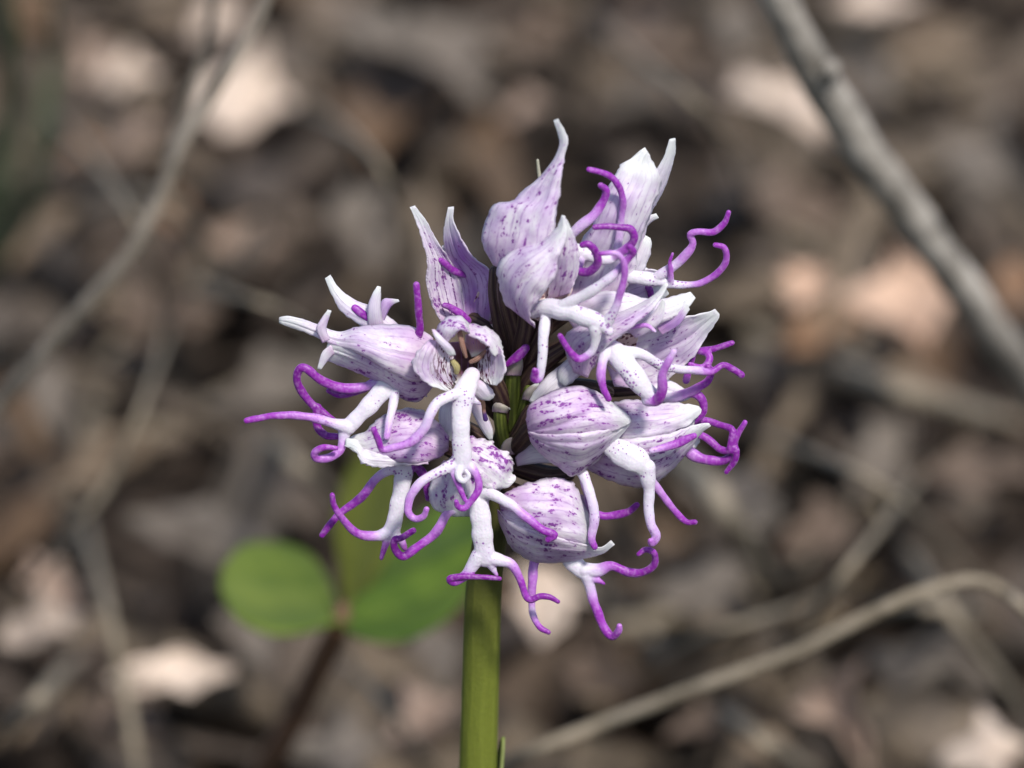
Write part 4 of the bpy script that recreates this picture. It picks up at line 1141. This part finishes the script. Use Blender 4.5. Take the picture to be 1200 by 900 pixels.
lip(f, [([(553, 440, 94), (548, 450, 104), (543, 464, 113), (540, 494, 124), (541, 524, 130), (542, 546, 132)], [9, 11.5, 12, 11, 11.5, 14.5], [0.08, 0.02, 0, 0, 0, 0.03], 0.6),
        ([(540, 460, 112), (526, 465, 122), (512, 472, 130), (504, 486, 136), (497, 502, 140), (480, 519, 144), (462, 524, 146), (449, 527, 147), (444, 519, 149), (438, 504, 150)], [8, 6.5, 6, 5.8, 5.6, 5.4, 5.2, 5, 4.8, 4.6], [0, 0.03, 0.08, 0.22, 0.38, 0.5, 0.5, 0.55, 0.85, 0.9], 1),
        ([(544, 462, 110), (556, 470, 112), (562, 473, 108)], [7, 4, 2.5], [0, 0.1, 0.4], 1),
        ([(534, 544, 132), (514, 553, 138), (495, 564, 144), (482, 580, 148), (478, 598, 152), (486, 608, 155), (496, 605, 158), (500, 597, 160)], [8, 5.4, 5.4, 5.3, 5, 4.8, 4.6, 4.4], [0.02, 0.08, 0.25, 0.45, 0.6, 0.55, 0.6, 0.6], 1),
        ([(550, 546, 132), (558, 556, 138), (561, 572, 142), (555, 584, 146), (545, 596, 149), (537, 594, 151), (535, 588, 152)], [6, 4.6, 4.3, 4.2, 4.2, 4, 3.8], [0.15, 0.6, 0.75, 0.75, 0.8, 0.85, 0.9], 1),
        ([(530, 546, 134), (534, 560, 140), (542, 580, 143), (545, 586, 145)], [4.5, 4, 3.6, 3.2], [0.2, 0.6, 0.8, 0.8], 1),
        ([(540, 546, 136), (537, 558, 144), (543, 564, 148), (549, 558, 148), (546, 552, 147)], [5, 3.8, 3.6, 3.4, 3], [0, 0, 0, 0, 0.02], 1)])

# --- floret M: long hood pointing to the left
f = flower([(598, 500, -5), (565, 465, 15), (530, 435, 35), (502, 420, 44)], [9, 11, 10, 8])
petal('sepal', f, [(508, 396, 503, 442, 48, 55, 4), (480, 382, 485, 447, 42, 76, 16), (450, 381, 455, 434, 38, 80, 18), (418, 383, 420, 414, 38, 72, 12), (399, 389, 396, 406, 40, 56, 5), (380, 384, 376, 397, 44, 52, 3), (360, 376, 357, 389, 48, 50, 3), (340, 371, 338, 382, 50, 50, 2), (327, 372, 327, 378, 50, 50, 0)], 'petal', 0.6, 1.0, 44, fold=5)
petal('sepal', f, [(512, 440, 511, 448, 54, 46, 2), (497, 437, 490, 470, 64, 40, 5), (478, 439, 468, 465, 77, 40, 8), (455, 428, 444, 448, 80, 42, 8), (425, 411, 413, 434, 73, 42, 6), (400, 401, 390, 425, 58, 44, 3), (385, 400, 379, 421, 50, 44, 1)], 'petal', 1.1, 0.7)
petal('sepal', f, [(505, 400, 500, 465, 40, 36, 0), (470, 386, 470, 458, 36, 34, -16), (430, 388, 425, 434, 38, 38, -12), (395, 394, 388, 418, 44, 44, -3)], 'petal', 0.4, 0.5)
petal('petal', f, [(388, 404, 392, 414, 56, 54, 1), (378, 412, 386, 420, 56, 54, 2), (374, 424, 380, 427, 56, 55, 1), (372, 432, 376, 433, 56, 56, 0)], 'petal_white', 0.2, 0.4, 16, 9)
petal('petal', f, [(378, 402, 386, 398, 62, 60, 1), (371, 386, 382, 386, 64, 60, 3), (376, 375, 384, 376, 64, 60, 2), (384, 363, 388, 364, 62, 60, 0)], 'petal', 0.6, 0.4, 18, 9)
lip(f, [([(458, 446, 46), (448, 458, 56), (432, 476, 64), (418, 490, 68), (406, 502, 70)], [10, 11, 10.5, 11, 12], [0, 0, 0, 0.02, 0.06], 0.55),
        ([(446, 448, 46), (430, 453, 44), (405, 455, 46), (380, 448, 50), (358, 431, 52), (350, 434, 50), (349, 450, 46), (362, 470, 44), (380, 486, 48), (392, 494, 54)], [5, 5, 5.4, 5.2, 5, 5, 5.2, 5.8, 6.2, 5.5], [0.3, 0.5, 0.8, 0.9, 0.95, 1, 1, 1, 1, 0.9], 1),
        ([(444, 444, 38), (425, 455, 36), (400, 462, 36), (385, 458, 38)], [5, 5, 5, 4.5], [0.6, 0.9, 1, 1], 1),
        ([(408, 500, 70), (394, 497, 74), (370, 490, 78), (346, 487, 80), (322, 487, 82), (289, 493, 84)], [9, 6, 5, 4.8, 4.5, 4.6], [0.05, 0.2, 0.5, 0.65, 0.75, 0.9], 1),
        ([(404, 506, 70), (402, 516, 74), (398, 528, 80), (386, 537, 86), (371, 537, 90), (369, 530, 93), (380, 524, 95), (394, 525, 96)], [8, 5.6, 5, 5, 4.8, 4.4, 4.2, 3.8], [0.08, 0.4, 0.6, 0.6, 0.7, 0.7, 0.75, 0.8], 1),
        ([(372, 478, 46), (372, 500, 50), (382, 510, 56), (396, 512, 62)], [5, 5, 5, 4.5], [1, 1, 1, 0.8], 1),
        ([(462, 450, 46), (462, 468, 64), (457, 490, 82), (453, 512, 96)], [6, 5.6, 5.2, 5], [0, 0.05, 0.2, 0.5], 1)])

# --- floret O: behind the left hood, pointing up and left
f = flower([(600, 480, -20), (550, 430, -15), (500, 400, -8), (468, 392, 0)], [8, 10, 9, 7])
petal('sepal', f, [(476, 390, 462, 404, 8, 16, 3), (446, 364, 426, 383, 8, 20, 6), (416, 352, 402, 366, 8, 16, 4), (397, 338, 390, 347, 6, 10, 2), (387, 322, 381, 326, 4, 4, 0)], 'petal_white', 0.4, 0.7)
petal('petal', f, [(432, 386, 450, 386, 22, 20, 2), (431, 362, 446, 362, 28, 24, 4), (436, 346, 446, 346, 28, 26, 2), (442, 335, 446, 336, 26, 26, 0)], 'petal_white', 0.3, 0.4, 18, 9)
petal('petal', f, [(440, 372, 448, 382, 14, 16, 1), (448, 352, 454, 366, 14, 16, 3), (458, 350, 460, 357, 14, 14, 1), (467, 351, 468, 353, 14, 14, 0)], 'petal_violet', 0.4, 0.4, 16, 9)
lip(f, [([(416, 361, 20), (425, 368, 22), (436, 376, 22)], [4, 5, 4.5], [0.8, 0.95, 1], 0.7)], 'petal')
lip(f, [([(484, 424, 46), (486, 404, 52), (492, 386, 56), (490, 360, 58), (488, 334, 60)], [4, 4.6, 4.6, 4.6, 5], [0.7, 0.95, 1, 0.95, 0.85], 1)])

# --- floret Q: wide spotted hood at the lower left with a frilled white margin
f = flower([(594, 560, -2), (565, 545, 20), (535, 530, 38), (512, 520, 48)], [9, 10, 10, 8])
petal('sepal', f, [(526, 512, 525, 528, 52, 58, 2), (512, 494, 512, 537, 48, 78, 10), (492, 480, 495, 543, 44, 90, 17), (468, 480, 473, 543, 44, 94, 20), (445, 490, 450, 541, 47, 90, 15), (428, 505, 430, 537, 50, 78, 8), (408, 514, 409, 525, 52, 60, 1)], 'petal_dense', 1.0, 1.0, fold=6)
petal('petal', f, [(500, 537, 502, 543, 84, 88, 1), (480, 536, 480, 545, 91, 95, 2), (450, 533, 452, 547, 93, 98, 3), (430, 528, 427, 545, 88, 97, 3), (420, 517, 418, 531, 84, 92, 3), (405, 514, 405, 523, 78, 82, 1)], 'petal_white', 0.2, 4.2)
petal('sepal', f, [(520, 515, 518, 530, 46, 46, 0), (490, 490, 490, 542, 40, 60, -12), (450, 496, 452, 540, 42, 60, -10), (420, 512, 422, 530, 48, 56, 0)], 'petal_dense', 0.6, 0.6)
lip(f, [([(478, 535, 50), (474, 552, 60), (469, 578, 68), (465, 600, 72), (459, 622, 74)], [10, 11.5, 10.5, 10.5, 13], [0, 0, 0, 0, 0.08], 0.55),
        ([(474, 548, 58), (457, 551, 60), (440, 562, 62), (424, 582, 64), (398, 602, 66), (378, 627, 68)], [7, 5.4, 5, 5, 5, 4.8], [0.02, 0.1, 0.5, 0.8, 0.85, 1], 1),
        ([(478, 540, 54), (490, 548, 56), (498, 562, 60), (502, 584, 62)], [6, 5.4, 5.4, 5.2], [0.5, 0.9, 1, 0.95], 1),
        ([(456, 624, 74), (442, 628, 76), (424, 627, 80), (412, 620, 84), (398, 603, 90), (391, 592, 92), (389, 580, 94)], [8, 6, 5.2, 4.8, 4.6, 4.4, 4.2], [0.1, 0.35, 0.7, 0.8, 0.75, 0.9, 0.95], 1),
        ([(455, 626, 74), (451, 640, 76), (447, 654, 78)], [7, 4.4, 3.4], [0.15, 0.7, 0.95], 1),
        ([(462, 626, 74), (470, 634, 72), (474, 642, 70)], [7, 5, 4], [0.1, 0.5, 0.9], 1)])

# --- floret R: pair of pointed sepals above the centre, seen from inside
f = flower([(609, 430, -8), (590, 405, -6), (572, 385, -6), (556, 375, -8)], [9, 11, 11, 9])
petal('sepal', f, [(518, 380, 550, 388, 2, -4, -2), (505, 352, 545, 360, 8, -16, -8), (500, 330, 540, 335, 12, -18, -9), (501, 305, 530, 310, 12, -12, -7), (493, 275, 513, 284, 8, 0, -3), (486, 255, 500, 260, 6, 4, -1), (480, 243, 486, 241, 5, 5, 0)], 'petal', 0.9, 0.7, vein=0.95)
petal('sepal', f, [(545, 388, 574, 376, -6, 0, -2), (542, 350, 579, 345, -18, 10, -8), (534, 322, 578, 321, -20, 14, -8), (522, 296, 553, 300, -14, 12, -6), (520, 275, 537, 272, -2, 8, -3), (522, 258, 531, 257, 3, 6, -1), (525, 243, 532, 242, 4, 4, 0)], 'petal_violet', 0.5, 0.7, vein=0.3)
petal('sepal', f, [(525, 380, 570, 380, -24, -22, -2), (518, 340, 572, 335, -32, -30, -6), (516, 310, 560, 312, -28, -26, -5), (518, 288, 530, 290, -12, -12, 0)], 'petal_violet', 0.8, 0.6)
petal('throat', f, [(548, 392, 578, 384, -4, 2, 0), (552, 364, 579, 358, -14, -4, -4), (560, 342, 578, 340, -12, -2, -2)], 'throat', 0, 0.4)
lip(f, [([(556, 322, -26), (544, 321, -20), (532, 317, -14), (520, 308, -8), (516, 305, -5)], [4.5, 4.8, 4.8, 4.8, 4], [0.8, 0.85, 0.9, 0.9, 0.9], 1),
        ([(548, 376, 0), (538, 367, 4), (528, 360, 6), (521, 358, 8)], [4.5, 4.8, 4.8, 4.2], [0.8, 0.85, 0.9, 0.95], 1)])

# --- floret S: mostly hidden behind the centre, its pale sepals and one violet foot show
f = flower([(606, 470, 6), (620, 440, 22), (640, 420, 32), (662, 405, 38)], [10, 13, 13, 10])
petal('sepal', f, [(690, 402, 700, 425, 56, 60, 2), (668, 418, 684, 436, 58, 62, 5), (654, 434, 669, 449, 60, 64, 4), (656, 449, 662, 453, 62, 63, 0)], 'petal_white', 0.1, 0.6, 20, 11)
petal('sepal', f, [(662, 424, 674, 440, 50, 54, 2), (642, 440, 657, 457, 52, 56, 4), (628, 456, 643, 470, 54, 58, 3), (620, 470, 627, 475, 56, 58, 0)], 'petal_white', 0.1, 0.6, 20, 11)
lip(f, [([(616, 408, 50), (608, 417, 54), (599, 423, 55), (592, 428, 54)], [4.6, 5.6, 5, 3.5], [1, 1, 1, 1], 1)])

# --- floret T: back of the head low in the middle, pale sepals seen through the gaps
f = flower([(596, 545, 0), (620, 552, 25), (645, 558, 40), (665, 556, 46)], [10, 12, 12, 9])
petal('sepal', f, [(604, 536, 606, 546, 30, 32, 1), (622, 518, 626, 543, 36, 40, 5), (645, 520, 648, 542, 40, 44, 4), (660, 532, 660, 538, 44, 44, 0)], 'petal_white', 0.1, 0.6, 20, 11)
f = flower([(598, 535, -12), (575, 520, -8), (552, 505, -4), (538, 498, 0)], [9, 11, 10, 8])
petal('sepal', f, [(530, 470, 545, 470, 20, 22, 2), (516, 478, 532, 482, 22, 26, 5), (516, 500, 532, 502, 24, 28, 4), (522, 518, 528, 518, 26, 27, 0)], 'petal_white', 0.1, 0.6, 20, 11)
petal('sepal', f, [(550, 474, 562, 472, 30, 32, 2), (556, 488, 570, 486, 34, 36, 4), (566, 506, 577, 503, 36, 38, 3), (574, 516, 577, 515, 38, 38, 0)], 'petal_white', 0.1, 0.6, 20, 11)

# --- green ovary stubs and pale bracts on the axis
def bract(rows, name='bract'):
    petal(name, orchid, rows, 'bract_blade', 0, 0.5, 16, 9)


M['bract_blade'] = petal_mat('bract_blade', (0.50, 0.48, 0.40), (0.40, 0.34, 0.33), (0.2, 0.05, 0.1), 0.4, 1.7)
for pts, rad in (([(600, 500, 16), (600, 470, 26), (601, 445, 32), (602, 428, 36)], [8, 9, 9, 8]),
                 ([(606, 500, 14), (612, 480, 28), (617, 465, 36), (619, 456, 40)], [6, 6.5, 6.5, 5]),
                 ([(594, 530, 14), (588, 505, 26), (586, 488, 32), (586, 474, 36)], [7, 7.5, 7.5, 7])):
    tube('ovary', orchid, pts, rad, 'ovary_green', wobble=0.04)
bract([(592, 440, 610, 440, 38, 40, 6), (594, 430, 612, 431, 42, 44, 5), (600, 421, 612, 423, 44, 46, 3), (607, 414, 610, 416, 46, 46, 0)])
bract([(612, 468, 624, 470, 40, 42, 4), (614, 460, 627, 461, 44, 46, 4), (620, 454, 629, 455, 46, 47, 2), (630, 448, 632, 450, 48, 48, 0)])
bract([(578, 482, 594, 484, 36, 38, 5), (578, 475, 596, 480, 40, 42, 4), (584, 472, 597, 478, 42, 43, 2), (596, 478, 598, 480, 43, 43, 0)])
bract([(586, 535, 604, 532, 26, 28, 4), (588, 522, 606, 520, 30, 32, 4), (596, 514, 610, 516, 33, 34, 2), (612, 512, 614, 514, 35, 35, 0)])
for pts, rad in (([(607, 440, 10), (612, 400, 34), (617, 370, 46), (612, 345, 50)], [9, 12, 12, 9]),
                 ([(609, 445, 8), (628, 405, 34), (637, 385, 44), (640, 368, 50)], [9, 11, 10, 7]),
                 ([(604, 430, 6), (590, 385, 20), (582, 345, 26), (580, 318, 28)], [9, 11, 10, 7]),
                 ([(606, 470, 4), (655, 455, 20), (690, 455, 30), (712, 460, 34)], [9, 11, 11, 8]),
                 ([(598, 520, 14), (612, 500, 34), (618, 486, 44), (622, 478, 50)], [8, 9, 8, 6])):
    tube('ovary', orchid, pts, rad, 'ovary', wobble=0.05)
